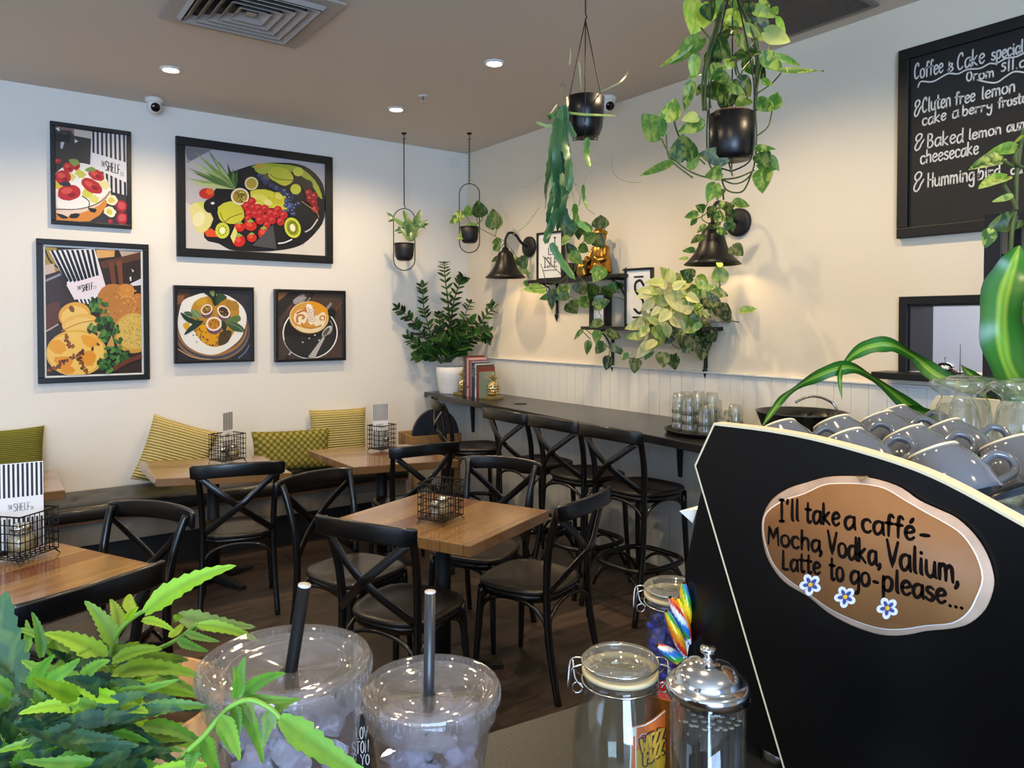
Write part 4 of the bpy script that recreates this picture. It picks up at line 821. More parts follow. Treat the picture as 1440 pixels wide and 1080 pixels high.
def pineapple(y, x, label):
    t = thing('pineapple_bookend', label, 'bookend', (x, y, CB), 0, 'gold pineapple bookends')
    MB().box((0, 0, .012), (.13, .13, .024)).build('base', M('bookend_base', '#9a8a58', .45, .6), t, bevel=.003)
    b = MB(); n, m = 14, 9; R = []
    b.lathe([(0, .024), (.03, .03), (.044, .06), (.047, .09), (.042, .12), (.028, .14), (0, .146)], 20)
    for j in range(m):
        for k in range(n):
            q = (j+.6)/m*math.pi; a = 2*math.pi*(k+.5*(j % 2))/n; rr = .046*math.sin(q)+.002; b.lathe([(.0075*math.sin(q)+.002, 0), (0, .006)], 4, (rr*math.cos(a), rr*math.sin(a), .085-.058*math.cos(q)), V((math.cos(a), math.sin(a), -.4*math.cos(q))).to_track_quat('Z', 'Y').to_matrix(), smooth=False)
    pm = M('pineapple_gold', '#c9b98a', .3, 1); b.build('fruit', pm, t); b = MB()
    for k in range(22):
        a = k*2.4; l = .045+.04*(k/22); sp = .05*(1-k/22)+.004; pts = [(0, 0, .138), (sp*.6*math.cos(a), sp*.6*math.sin(a), .138+l*.6), (sp*1.3*math.cos(a), sp*1.3*math.sin(a), .138+l)]
        b.tube(smooth_path(pts, 3), [.006, .007, .007, .006, .005, .003, .001], flat=((math.cos(a), math.sin(a), .2), 2.0, .0015)) if 0 else b.tube(smooth_path(pts, 3), [.005, .005, .0045, .004, .003, .002, .0006], 5)
    b.build('crown', pm, t)
pineapple(5.405, 3.43, 'gold pineapple bookend left of the books beside the white pot')
pineapple(y-.085, 3.44, 'gold pineapple bookend right of the book row')
MBx = thing('drink_coaster', 'thin round dark coaster lying on the bar right of the books', 'coaster', (3.40, 4.55, CB)); MB().lathe([(0, 0), (.05, 0), (.05, .004), (0, .004)], 24).build('disc', matblack, MBx)
# ------------------------------------------------------------------ tumblers on a tray, basin, tap
glassm = thin_glass('clear_glass', '#fafbf8', .03, .025, .7, '#f2eee4')
t = thing('serving_tray', 'round black serving tray of upturned tumblers on the bar', 'tray', (3.36, 2.71, CB))
o = [V((.25*math.cos(k*math.pi/24), .25*math.sin(k*math.pi/24), 0)) for k in range(48)]
MB().skin([[V((p.x*s_, p.y*s_, z)) for p in o] for s_, z in ((.02, .002), (.95, .0), (1.0, .02), (1.02, .022), (.97, .024), (.93, .006), (.02, .006))]).build('tray', matblack, t)
def tumbler_mesh():
    b = MB(); pr = [(.043, 0), (.0425, .026), (.040, .034), (.0395, .065), (.036, .098), (.032, .112), (0, .112), (0, .104), (.029, .104), (.034, .092), (.037, .065), (.040, .026), (.041, 0)]
    return b.lathe(pr, 24)
tb0 = None; stacks = [(3.25, 2.84, 3), (3.22, 2.74, 3), (3.23, 2.635, 2), (3.34, 2.87, 3), (3.32, 2.77, 3), (3.325, 2.665, 2), (3.27, 2.545, 1), (3.42, 2.585, 2), (3.43, 2.85, 3), (3.42, 2.745, 3), (3.52, 2.70, 1), (3.52, 2.80, 2)]
for i, (x, yy, n) in enumerate(stacks):
    for k in range(n):
        lab = 'clear tumbler upside down in the nested stacks on the black bar tray' if n > 1 else ('single clear tumbler upside down at the front of the bar tray' if i == 6 else 'single clear tumbler upside down at the back of the bar tray')
        z = CB+.0065+.052*k
        if tb0 is None:
            tb0 = tumbler_mesh().build('tumbler', glassm); tb0.location = (x, yy, z); tag(tb0, lab, 'glass', 'upturned tumblers')
        else:
            o = tb0.copy(); COL.objects.link(o); o.location = (x, yy, z); o['label'] = lab
t = thing('basin_bowl', 'wide black bowl basin on the bar behind the coffee machine', 'basin', (3.40, 2.17, CB))
MB().lathe([(0, 0), (.10, 0), (.13, .02), (.19, .095), (.218, .165), (.223, .172), (.215, .172), (.186, .10), (.12, .026), (0, .014)], 48).build('bowl', M('basin_black', '#131314', .25), t)
tp = [at_x(px, py, 3.66) for px, py in ((1185, 592), (1180, 582), (1172, 568), (1163, 559), (1155, 556), (1148, 558), (1143, 563))]
t = thing('basin_tap', 'slim chrome hooked tap behind the black basin', 'tap', (3.66, tp[0].y-.01, CB)); o3 = V((3.66, tp[0].y-.01, CB))
MB().tube(smooth_path([V((0, 0, 0)), V((0, 0, .05))]+[q-o3+V((-.04*max(0, i-2), 0, 0)) for i, q in enumerate(tp)], 5), .0075, 10).build('spout', chrome, t); MB().lathe([(0, 0), (.025, 0), (.025, .012), (.01, .016), (0, .016)], 20).build('base', chrome, t)
# ------------------------------------------------------------------ on the pass ledge
zl = OZ0-.001
t = thing('service_bell', 'chrome service bell on the kitchen pass ledge', 'bell', tuple(at_x(1330, 520, X0+.06)[:2])+(zl,))
MB().lathe([(0, 0), (.05, 0), (.05, .008), (.02, .012), (0, .012)], 24).build('base', matblack, t); MB().lathe([(.044, .014), (.042, .03), (.03, .045), (.01, .052), (0, .053)], 24).build('dome', chrome, t); MB().tube([(0, 0, .05), (0, 0, .066)], .005).ball((0, 0, .068), .008, 8).build('button', chrome, t)
p_ = at_x(1350, 520, X0+.03)
t = thing('docket_spike', 'thin upright docket spike beside the service bell', 'spike', (p_.x, p_.y, zl)); MB().lathe([(0, 0), (.035, 0), (.033, .006), (0, .007)], 20).build('base', matblack, t); MB().tube([(0, 0, .004), (0, 0, .14)], [.0022, .001], 6).build('spike', matblack, t)
# ------------------------------------------------------------------ corner: crate with a dark round panel
t = thing('timber_stand', 'pale timber crate stand with rounded navy panel in the corner', 'stand', (3.16, 5.52, 0), R_(-8)); crm = plank_mat('crate_wood', ['#a98250', '#94703f', '#b88f5c'], .09, None, .6, 0, .4, .003)
b = MB()
for z in (.50, .60, .68):
    b.box((0, -.17, z), (.44, .014, .075)).box((0, .17, z), (.44, .014, .075)).box((-.215, 0, z), (.014, .33, .075)).box((.215, 0, z), (.014, .33, .075))
b.box((0, 0, .462), (.44, .34, .014)); b.build('crate', crm, t, bevel=.002)
for sx in (-1, 1):
    for sy in (-1, 1): MB().box((sx*.19, sy*.145, .228), (.045, .04, .456)).build('leg', crm, t, bevel=.003)
b = MB(); P = [V((.21*math.cos(a), 0, .70+.235*math.sin(a))) for a in [math.pi*i/24 for i in range(25)]]+[V((-.21, 0, .475)), V((.21, 0, .475))]
b.hexa([p+V((0, -.145, 0)) for p in P], [p+V((0, -.115, 0)) for p in P]).build('round_panel', M('navy_panel', '#121a28', .5), t, bevel=.004)
# ------------------------------------------------------------------ wire caddies, shakers, menus
wirem = M('wire_black', '#141414', .4, .6)
def caddy(x, y, z, rz, label, w=.165, d=.135, h=.16):
    t = thing('wire_caddy', label, 'caddy', (x, y, z), rz, 'wire caddies on the tables'); b = MB(); z0 = .022
    rect = lambda zz: [(-w/2, -d/2, zz), (w/2, -d/2, zz), (w/2, d/2, zz), (-w/2, d/2, zz)]
    MB().tube(rect(z0+h), .0034, 6, closed=True).build('top_rim', wirem, t)
    for k in range(5): b.tube(rect(z0+h*k/5), .0022, 5, closed=True)
    for k in range(1, 8):
        xx = -w/2+w*k/8
        for yy in (-d/2, d/2): b.tube([(xx, yy, z0), (xx, yy, z0+h)], .0018, 5)
        b.tube([(xx, -d/2, z0), (xx, d/2, z0)], .0018, 5)
    for k in range(0, 7):
        yy = -d/2+d*k/6
        for xx in (-w/2, w/2): b.tube([(xx, yy, z0), (xx, yy, z0+h)], .0018, 5)
        b.tube([(-w/2, yy, z0), (w/2, yy, z0)], .0018, 5)
    b.build('basket', wirem, t)
    for sx in (-1, 1):
        for sy in (-1, 1): MB().tube([(sx*(w/2-.02), sy*d/2, z0), (sx*(w/2+.002), sy*(d/2+.004), .0018), (sx*w/2, sy*(d/2-.02), z0)], .0018, 5).build('foot', wirem, t)
    return t
steel = M('steel', '#c9c7c2', .22, 1)
sugar = M('sugar', '#d8c58c', .9, var=.3, vscale=120); saltm = M('salt', '#e6e2d6', .9); pepm = M('pepper', '#3a322a', .9)
def shaker(x, y, z, label, fill, r=.02, h=.075):
    t = thing('shaker', label, 'shaker', (x, y, z), 0, 'salt and pepper shakers'); MB().lathe([(0, .001), (r*.95, .001), (r, .006), (r*.9, h*.72), (r*.82, h*.72), (r*.85, .01), (0, .008)], 16).build('glass', glassm, t)
    MB().lathe([(0, .009), (r*.82, .011), (r*.78, h*.5), (0, h*.5)], 14).build('contents', fill, t); MB().lathe([(r*.95, h*.7), (r*.98, h*.9), (r*.7, h), (0, h*1.02)], 16).build('cap', steel, t)
def sugar_jar(x, y, z, label, sc=1.0):
    t = thing('sugar_jar', label, 'jar', (x, y, z), 0, 'sugar jars'); t.scale = (sc, sc, sc); MB().lathe([(0, .001), (.03, .001), (.036, .01), (.038, .045), (.028, .062), (.026, .07), (.023, .07), (.025, .06), (.034, .044), (.032, .012), (0, .006)], 20).build('jar', glassm, t)
    MB().lathe([(0, .008), (.030, .011), (.033, .03), (.032, .046), (0, .05)], 18).build('sugar', sugar, t); MB().lathe([(.027, .07), (.029, .08), (.02, .088), (0, .09)], 18).build('lid', steel, t)
def menu(x, y, z, rz, label, w=.14, h=.31, lean=.0):
    t = thing('striped_menu', label, 'menu', (x, y, z), rz, 'striped menu cards'); th = .003
    MB().box((0, 0, h/2), (w, th, h)).build('card', paper, t); b = MB(); n = 10
    for k in range(n):
        xx = -w/2+w*(k+.55)/n
        b.box((xx, -th/2-.0003, h*.80), (w/n*.5, .0004, h*.385)); b.box((xx, -th/2-.0003, h*.185), (w/n*.5, .0004, h*.36))
    b.build('stripes', M('stripe_navy', '#181b24', .6), t); b = MB()
    tt = lambda s_, x0, x1, zz, hh, ww: write(b, s_, (x0, zz), (x1, zz), hh, lambda a, c: V((a, -th/2-.0006, c)), ww, (0, -1, 0), up=(0, 1))
    tt('THE', -w*.27, -w*.17, h*.475, h*.05, .0005); tt('SHELF', -w*.15, w*.2, h*.45, h*.085, .0009); tt('CO', w*.22, w*.27, h*.45, h*.035, .0004); b.build('lettering', ink, t)
# middle table
p5 = at_z(620, 733, .75)
caddy(p5.x, p5.y, .75, R_(25), 'wire caddy with shakers on the middle table')
zc = .75+.026
ca, sa = math.cos(R_(25)), math.sin(R_(25)); lp = lambda p, a, c: (p.x+a*ca-c*sa, p.y+a*sa+c*ca)
shaker(*lp(p5, -.045, .0), zc, 'salt shaker at the left in the middle table caddy', saltm); shaker(*lp(p5, .045, .025), zc, 'shaker at the right in the middle table caddy', saltm); sugar_jar(*lp(p5, .0, -.012), zc, 'squat sugar jar in the middle table caddy')
# near left table
p1 = at_z(30, 785, .75); vd = V((p1.x, p1.y, 0)).normalized()
caddy(p1.x, p1.y, .75, R_(42), 'wire caddy in front of the menu on the near left table', .175, .17, .16)
m1 = p1+vd*.035; j1 = p1-vd*.03; sugar_jar(j1.x, j1.y, zc, 'round sugar jar in the near left table caddy', 1.3); menu(m1.x, m1.y, zc, R_(-4), 'big striped menu standing in the near left caddy', .15, .335)
# table with tilted cushion
p3 = at_z(320, 650, .735); ca, sa = math.cos(0), math.sin(0); zc = .735+.026
caddy(p3.x, p3.y, .735, R_(20), 'wire caddy with an edge-on menu, on the table by the tilted cushion', .17, .15, .165)
shaker(*lp(p3, -.035, -.02), zc, 'shaker in the caddy by the tilted cushion', saltm); sugar_jar(*lp(p3, .035, -.005), zc, 'sugar jar in the caddy by the tilted cushion'); menu(p3.x+.01, p3.y+.028, zc, R_(42), 'narrow grey striped menu in the caddy by the tilted cushion', .11, .30)
p4 = at_z(537, 634, .735)
caddy(p4.x, p4.y, .735, R_(22), 'wire caddy on the wall table nearest the corner', .155, .13, .165)
shaker(p4.x+.02, p4.y-.03, zc, 'shaker in the caddy nearest the corner', saltm); menu(p4.x, p4.y+.022, zc, R_(-8), 'striped menu in the caddy nearest the corner', .11, .31)
# ------------------------------------------------------------------ plants
pothosm = leaf_mat('pothos_leaf', '#b4c25c', 48, .45); palem = leaf_mat('pale_pothos_leaf', '#dfdca4', 40, .45); greenm = leaf_mat('plain_leaf', '#8fae5e', 30, .3); vinem = M('vine_stem', '#4d5a2c', .6); soilm = M('soil', '#3a2b1e', .95, var=.4, vscale=60)
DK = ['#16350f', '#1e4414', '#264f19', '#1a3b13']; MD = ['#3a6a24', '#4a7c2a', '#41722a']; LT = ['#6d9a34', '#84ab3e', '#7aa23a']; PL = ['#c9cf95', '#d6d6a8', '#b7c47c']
def jc(c, j=.18): q = hexc(c); k = 1+rnd.uniform(-j, j); return tuple(min(1, x*k) for x in q)
def leaf(mb, base, tip, nrm, wr=.6, col='#2f5a20', vr=.0, heart=True, fold=.25, droop=.12, petiole=None, edge=None):
    """one leaf blade from base to tip; wr = width / length"""
    base, tip = V(base), V(tip); ax = tip-base; L = ax.length
    if L < 1e-6: return
    d = ax/L; n = V(nrm); n = n-d*n.dot(d); n = n.normalized() if n.length > 1e-5 else d.orthogonal().normalized(); s_ = d.cross(n)
    T = [-.07, 0.02, .12, .26, .42, .58, .74, .87, .96, 1.0] if heart else [0, .06, .16, .3, .45, .6, .75, .88, .96, 1.0]
    Wd = [.30, .66, .90, 1.0, .94, .78, .56, .32, .12, .01] if heart else [.03, .35, .68, .93, 1.0, .93, .72, .42, .16, .01]
    vs = []; cs = []; c = jc(col) if isinstance(col, str) else col; U = [-1, -.55, 0, .55, 1]; wob = rnd.uniform(-.05, .05)
    for t, w in zip(T, Wd):
        for u in U:
            tt = t
            if heart and t < 0: tt = t if abs(u) > .4 else .01
            hw = w*wr*L/2
            p = base+d*(L*tt)+s_*(u*hw)+n*(fold*abs(u)*hw-droop*L*t*t+wob*L*u*t)
            vs.append(p); k = .82 if u == 0 else 1.0
            cc = c if edge is None or abs(u) < .9 else hexc(edge)
            cs.append((cc[0]*k, cc[1]*k, cc[2]*k, vr))
    N = len(U); mb.add(vs, [(i*N+j, i*N+j+1, (i+1)*N+j+1, (i+1)*N+j) for i in range(len(T)-1) for j in range(N-1)], 0, True, cs)
    if petiole is not None: petiole.tube(smooth_path([petiole_root(base, d, n, L), base-d*L*.12, base], 3), .0016, 5)
def petiole_root(b, d, n, L): return b-d*L*.45-V((0, 0, L*.25))
def leaves_px(mb, spec, f, dep, pal, vr=.5, thick=.05, stems=None, scale=1.0):
    """spec: bx,by,tx,ty,w[,tone] in crop coordinates -> leaves near distance dep"""
    for q in nums(spec):
        bx_, by_, tx, ty, w = q[:5]; tone = int(q[5]) if len(q) > 5 else rnd.choice([0, 0, 1, 1, 2])
        d0 = dep+rnd.uniform(-thick, thick); B = at_d(*f(bx_, by_), d0); T = at_d(*f(tx, ty), d0+rnd.uniform(-.04, .03))
        view = (EYEV-B).normalized(); n = (view+V((rnd.uniform(-.5, .5), rnd.uniform(-.5, .5), rnd.uniform(0, .7)))).normalized()
        T = B+(T-B)*1.12
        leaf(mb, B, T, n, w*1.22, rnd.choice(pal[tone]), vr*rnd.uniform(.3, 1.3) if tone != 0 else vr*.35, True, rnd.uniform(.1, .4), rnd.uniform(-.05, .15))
        if stems is not None:
            r = B-(T-B)*.35+V((0, 0, -.02)); stems.tube(smooth_path([r+V((rnd.uniform(-.02, .02), rnd.uniform(-.02, .02), -.015)), r, B], 3), .0017, 5)
def vine_px(mb, spec, f, dep, r=.0028, th=.03):
    for path in spec.split('|'):
        q = nums(path); mb.tube(smooth_path([at_d(*f(x, y), dep+rnd.uniform(-th, th)) for x, y in q], 5), r, 6)
def pot_profile(r, h): return [(0, .002), (r*.55, 0), (r*.75, h*.06), (r*.9, h*.25), (r*.98, h*.6), (r, h), (r*.95, h), (r*.92, h*.82), (0, h*.82)]
# --- two small oval hangers near the corner
def oval_hanger(hook_px, pot_c_px, label, half_w, chain, top_py, bot_py):
    hk = at_z(*hook_px, CZ); dep = (hk-EYEV).dot(_v*_c-V((0, 0, _s)))
    c = at_d(*pot_c_px, dep); top = at_d(pot_c_px[0], top_py, dep); bot = at_d(pot_c_px[0], bot_py, dep); x, y = hk.x, hk.y
    t = thing('hanging_planter', label, 'hanging plant', (x, y, CZ), 0, 'small black oval hanging planters'); zo = lambda z: z-CZ
    MB().lathe([(0, -.012), (.018, -.012), (.022, 0), (0, 0)], 16).tube([(0, 0, -.01), (0, 0, -.03), (.012, 0, -.042), (0, 0, -.055), (-.01, 0, -.045)], .004, 6).build('ceiling_hook', matblack, t)
    zt, zb = zo(top.z), zo(bot.z); b = MB()
    if chain:
        z = -.05; k = 0
        while z > zt+.01:
            b.tube([(.008*math.cos(a)*(1-k % 2), .008*math.cos(a)*(k % 2), z-.014+.016*math.sin(a)) for a in [i*math.pi/4 for i in range(8)]], .0022, 5, closed=True); z -= .026; k += 1
        b.build('chain', matblack, t)
    else: b.tube([(0, 0, -.05), (0, 0, zt+.03)], .0045, 6).tube([(0, 0, zt+.03), (.012, 0, zt+.018), (0, 0, zt)], .004, 6).build('rod', matblack, t)
    rd = _r; h2 = half_w; P = []
    for i in range(17): a = math.pi*i/16; P.append(rd*(h2*math.cos(a))+V((0, 0, zt-h2+h2*math.sin(a))))
    for i in range(17): a = math.pi+math.pi*i/16; P.append(rd*(h2*math.cos(a))+V((0, 0, zb+h2+h2*math.sin(a))))
    MB().tube(P, .0042, 6, closed=True).build('oval_frame', matblack, t)
    r = h2*.93; h = r*1.75; zc = zo(c.z)-h/2; MB().lathe(pot_profile(r, h), 28, (0, 0, zc)).lathe([(r*1.0, h*.93), (r*1.03, h*.93), (r*1.03, h*.96), (r, h*.96)], 24, (0, 0, zc), closed=True).build('pot', matblack, t)
    MB().lathe([(0, h*.84), (r*.9, h*.83), (r*.9, h*.80), (0, h*.80)], 18, (0, 0, zc)).build('soil', soilm, [c for c in t.children if c.name.split('.')[0] in ('pot', 'bowl')][0])
    return t, V((x, y, CZ)), dep
def local(mb, off): mb.v = [tuple(V(p)-off) for p in mb.v]; return mb
t, o_, dp = oval_hanger((568, 187), (568, 354), 'small oval black hanging planter with staghorn-like fern, left of the corner', .088, False, 293, 380)
fA = lambda x, y: (500+x/2.7, 160+y/2.7); b, st = MB(), MB()
for q in ('205,480 190,430 150,400 125,380', '210,485 200,420 185,375', '212,485 215,440 200,400 180,420', '215,485 225,430 243,375', '215,480 240,420 268,405', '218,480 240,430 262,412', '205,485 180,450 165,430', '214,470 220,420 225,395'):
    P = [at_d(*fA(x, y), dp+rnd.uniform(-.03, .03)) for x, y in nums(q)]; st.tube(smooth_path([P[0], (P[0]+P[1])/2, P[1]], 3), .002, 5)
    for k in range(1, len(P)):
        leaf(b, P[k-1], P[k]+(P[k]-P[k-1])*.25, (EYEV-P[k])+V((0, 0, 2.5)), .30, rnd.choice(['#5d7f46', '#6f9154', '#4c6e3a']), 0, False, .1, .05)
        if k > 1 and rnd.random() < .8: leaf(b, P[k-1], P[k-1]+(P[k]-P[k-1]).cross((EYEV-P[k]).normalized())*rnd.choice([-1, 1])*.8+(P[k]-P[k-1])*.5, EYEV-P[k], .28, '#5a7f42', 0, False)
local(b, o_).build('fronds', greenm, t); local(st, o_).build('stems', vinem, t)
t, o_, dp = oval_hanger((660, 187), (659, 330), 'small oval black chain-hung planter whose pothos trails to the wall lamp', .083, True, 258, 355)
b, st = MB(), MB()
leaves_px(b, '412,380,360,410,.55,1 430,385,425,350,.75,1 470,390,465,335,.95,0 460,430,395,470,.55,2 530,435,522,368,.75,0 550,480,520,490,.55,1 530,520,545,480,.5,1 548,545,520,560,.5,0 625,545,645,585,.8,0 600,545,612,575,.6,1 620,590,660,605,.4,2 640,640,680,660,.4,1', fA, dp, [DK, MD, LT], .7)
vine_px(st, '440,430 455,425 480,440 530,465 570,485|445,425 480,405 478,390|440,425 430,400 410,385|530,465 535,440 530,430|570,485 545,520 560,540|465,420 460,395|570,485 610,540 640,590 660,620', fA, dp)
local(b, o_).build('leaves', pothosm, t); local(st, o_).build('vines', vinem, t)
# --- ZZ plant in the white ribbed pot on the bar
pc = at_z(626, 551, CB); pc = V((3.42, 5.60, CB)); t = thing('potted_zz_plant', 'large dark green plant in a white ribbed pot on the bar corner', 'plant', tuple(pc)); dp = (pc-EYEV).dot(_v)
pr = [(0, .002), (.098, 0)]+[(.100+.026*(k/14)+(.003 if k % 2 else 0), .006+.145*k/14) for k in range(15)]+[(.128, .165), (.132, .235), (.124, .235), (.122, .2), (0, .2)]
MB().lathe(pr, 36).build('pot', M('pot_white', '#d9dbdc', .45), t); MB().lathe([(0, .212), (.121, .205), (.121, .198), (0, .198)], 20).build('soil', soilm, [c for c in t.children if c.name.split('.')[0] in ('pot', 'bowl')][0])
fZ = lambda x, y: (545+x/6.75, 360+y/6.75); b, st = MB(), MB()
zz = ['560,1010 590,750 575,450 545,200 540,75', '570,1010 600,700 620,480 680,270 715,205', '540,1010 430,800 350,520 300,300', '520,1010 400,850 260,650 100,500', '515,1015 400,920 270,840 165,765', '590,1010 700,860 850,680 980,520 1125,480', '590,1010 720,880 850,760 960,710 1010,790', '580,1005 660,800 700,650 780,450', '550,1005 530,850 500,680 490,550', '510,1015 420,950 340,930 275,960', '560,1005 540,900 500,800 450,730', '570,1005 590,900 620,800 650,730', '580,1005 650,900 720,760 780,650']
for k, q in enumerate(zz):
    P2 = nums(q); dd = [0, rnd.uniform(-.05, .05), rnd.uniform(-.12, .1), rnd.uniform(-.18, .1), rnd.uniform(-.2, .1)]
    P = smooth_path([at_d(*fZ(x, y), dp+dd[i]-.02) for i, (x, y) in enumerate(P2)], 8); P = [V((min(p.x, X0-.09), min(p.y, Y0-.09), p.z)) for p in P]; n = len(P)
    st.tube(P, [.009-.006*i/n for i in range(n)], 6); big = 1.5 if k >= 10 else 1.0; i0 = int(n*(.16 if k < 10 else .22)); m = 15 if k < 10 else 10
    for j in range(m):
        i = int(i0+(n-1-i0)*j/(m-1)); d = (P[min(i+1, n-1)]-P[max(i-1, 0)]).normalized(); view = (EYEV-P[i]).normalized(); sd = d.cross(view).normalized()
        for s_ in ((1, -1) if j < m-1 else (1, -1, 0)):
            L_ = (.085-.02*j/m)*big*rnd.uniform(.85, 1.15); dirn = (sd*s_*.9+d*.75+view*rnd.uniform(-.3, .5)).normalized()
            leaf(b, P[i], P[i]+dirn*L_, view*.6+d*.5+V((0, 0, .4)), .48*rnd.uniform(.85, 1.2), rnd.choice(['#1f3f1a', '#28501f', '#345f26', '#17331a', '#3d6b2a']), 0, False, .18, .05)
local(b, pc).build('leaflets', greenm, t); local(st, pc).build('stems', M('zz_stem', '#2a4220', .5), t)
# --- epiphyllum in the black pot hanging from the ceiling
dp = 3.45; c = at_d(823, 166, dp); o_ = V((c.x, c.y, CZ)); t = thing('hanging_epiphyllum', 'black hanging pot with long drooping flat cactus leaves', 'hanging plant', tuple(o_))
r, h = .088, .185; zc = c.z-h/2-CZ; MB().lathe(pot_profile(r, h), 36, (0, 0, zc)).build('pot', blackm, t)
for k in range(3):
    a = k*2.094+3.98; rr = r*1.03
    MB().tube([(rr*math.cos(a)*.15, rr*math.sin(a)*.15, zc-.03 if k == 0 else zc-.004), (rr*math.cos(a)*.7, rr*math.sin(a)*.7, zc-.003), (rr*math.cos(a), rr*math.sin(a), zc+h*.55), (rr*math.cos(a), rr*math.sin(a), zc+h), (0, 0, zc+h+.36)], .0028, 6).build('hanger_wire', matblack, t)
MB().tube([(0, 0, zc+h+.36), (.008, 0, zc+h+.375), (0, 0, zc+h+.39), (0, 0, -.002)], .0032, 6).build('hanger_rod', matblack, t); MB().lathe([(0, h*.84), (r*.9, h*.83), (r*.9, h*.8), (0, h*.8)], 18, (0, 0, zc)).build('soil', soilm, [c for c in t.children if c.name.split('.')[0] in ('pot', 'bowl')][0])
fE = lambda x, y: (720+x/3, 60+y/3)
def strap(mb, path, w, col, dep, scal=0.0, th=.05):
    P = smooth_path([at_d(*fE(x, y), dep+rnd.uniform(-th, th)) for x, y in nums(path)], 7); n = len(P); W2 = w/3*dep/FPX/2; c = jc(col); vs, cs = [], []
    tw = rnd.uniform(-.5, .5); S0 = None
    for i, p in enumerate(P):
        d = (P[min(i+1, n-1)]-P[max(i-1, 0)]).normalized(); view = (EYEV-p).normalized(); sd = d.cross(view).normalized(); sd = (sd*math.cos(tw+i*.04)+view*math.sin(tw+i*.04)).normalized(); u = i/(n-1)
        ww = W2*min(1, u*8+.35)*min(1, (1-u)*5+.04)*(1+(scal if i % 3 == 0 else -scal)); nn = d.cross(sd)
        for a in (-1, 0, 1): vs.append(p+sd*a*ww+nn*(.25*ww*abs(a))); k = .75 if a == 0 else 1; cs.append((c[0]*k, c[1]*k, c[2]*k, 0))
    mb.add(vs, [(i*3+j, i*3+j+1, i*3+j+4, i*3+j+3) for i in range(n-1) for j in range(2)], 0, True, cs)
b, st = MB(), MB(); de = dp-.1
for path, w, col in (('215,265 200,400 165,500 150,600 142,690', 48, '#3f6a3a'), ('212,270 222,420 238,500 232,610', 42, '#4a7546'), ('205,270 185,470 200,620 185,730 150,850', 44, '#2f5a30'), ('215,265 208,480 220,640 205,800', 36, '#3a653a'), ('225,260 225,400 245,560 240,640', 30, '#55804c'), ('205,280 170,420 160,540 135,640', 26, '#4c7648'),
    ('220,265 215,520 215,700 250,780', 34, '#2c5230'), ('208,275 190,380 175,460 175,650', 30, '#5d8a58'), ('320,400 316,470 330,528', 28, '#5c8a34'), ('265,680 275,750 335,797', 26, '#7fae3c'), ('165,845 205,915 268,1000', 34, '#447a3c'), ('210,680 240,760 270,790', 34, '#28503a'), ('195,700 160,780 140,850', 32, '#35603a'), ('180,600 160,700 150,770', 26, '#3f6a3c'),
    ('230,620 215,700 190,800', 30, '#376238'), ('300,600 305,660 318,700', 16, '#6f9a44'), ('232,330 250,370 270,400', 22, '#6a8f52'), ('200,290 165,310 150,320', 20, '#4e7a3c')): strap(b, path, w, col, de, .12)
for path, w, col in (('230,295 300,302 370,305 440,308', 10, '#a3b860'), ('190,335 150,352 100,335', 12, '#9cb45e'), ('370,208 450,170 485,130 500,95', 7, '#c2bc8a'), ('282,80 288,140 292,205', 7, '#c4c08c'), ('246,25 246,60 242,95', 5, '#c4c08c'), ('190,260 160,300 130,295', 6, '#b6b080'), ('225,245 200,200 215,160', 4, '#8a8a5a'), ('225,240 230,190 210,170', 3, '#8a8a5a')): strap(b, path, w, col, de, 0)
vine_px(st, '330,455 355,510 415,522|370,398 420,470 430,550 480,585 545,590|318,530 300,620 310,690 350,725|130,560 80,600 40,608|115,695 60,770 0,812|255,580 285,640 280,690|250,610 270,700 268,760|160,560 145,650 140,700|240,575 290,620 285,680', fE, de, .0016)
local(b, o_).build('leaves', M('epiphyllum_leaf', '#ffffff', .45, attr=True), t); local(st, o_).build('tendrils', M('tendril', '#8f8a56', .7), t)
# --- big pothos hanging at the centre right
dp = 2.95; c = at_d(1029, 193, dp); o_ = V((c.x, c.y, CZ)); t = thing('hanging_pothos', 'big variegated pothos hanging in a black pot below the ceiling grille', 'hanging plant', tuple(o_))
r, h = .089, .18; zc = c.z-h/2-CZ
MB().lathe([(0, .002), (r*.8, 0), (r*.93, h*.08), (r, h*.3), (r, h), (r*.95, h), (r*.92, h*.85), (0, h*.85)], 36, (0, 0, zc)).build('pot', blackm, t)
MB().lathe([(0, h*1.04), (r*.8, h*1.06), (r*.93, h*.98), (r*.93, h*.85), (0, h*.85)], 24, (0, 0, zc)).build('soil', M('coir', '#6a5238', .95, var=.4, vscale=90), t)
for k in range(3):
    a = k*2.094+.646; rr = r*1.05; MB().tube(smooth_path([(0, 0, zc-.045), (rr*math.cos(a)*.8, rr*math.sin(a)*.8, zc-.02), (rr*math.cos(a), rr*math.sin(a), zc+.05), (rr*math.cos(a), rr*math.sin(a), zc+h*1.6), (.3*rr*math.cos(a), .3*rr*math.sin(a), zc+h+.42), (0, 0, zc+h+.48)], 4), .003, 6).build('hanger_wire', matblack, t)
MB().tube([(0, 0, zc+h+.47), (0, 0, -.002)], .0035, 6).build('hanger_rod', matblack, t)
fP = lambda x, y: (880+x/3.6, y/3.6); b, st = MB(), MB()
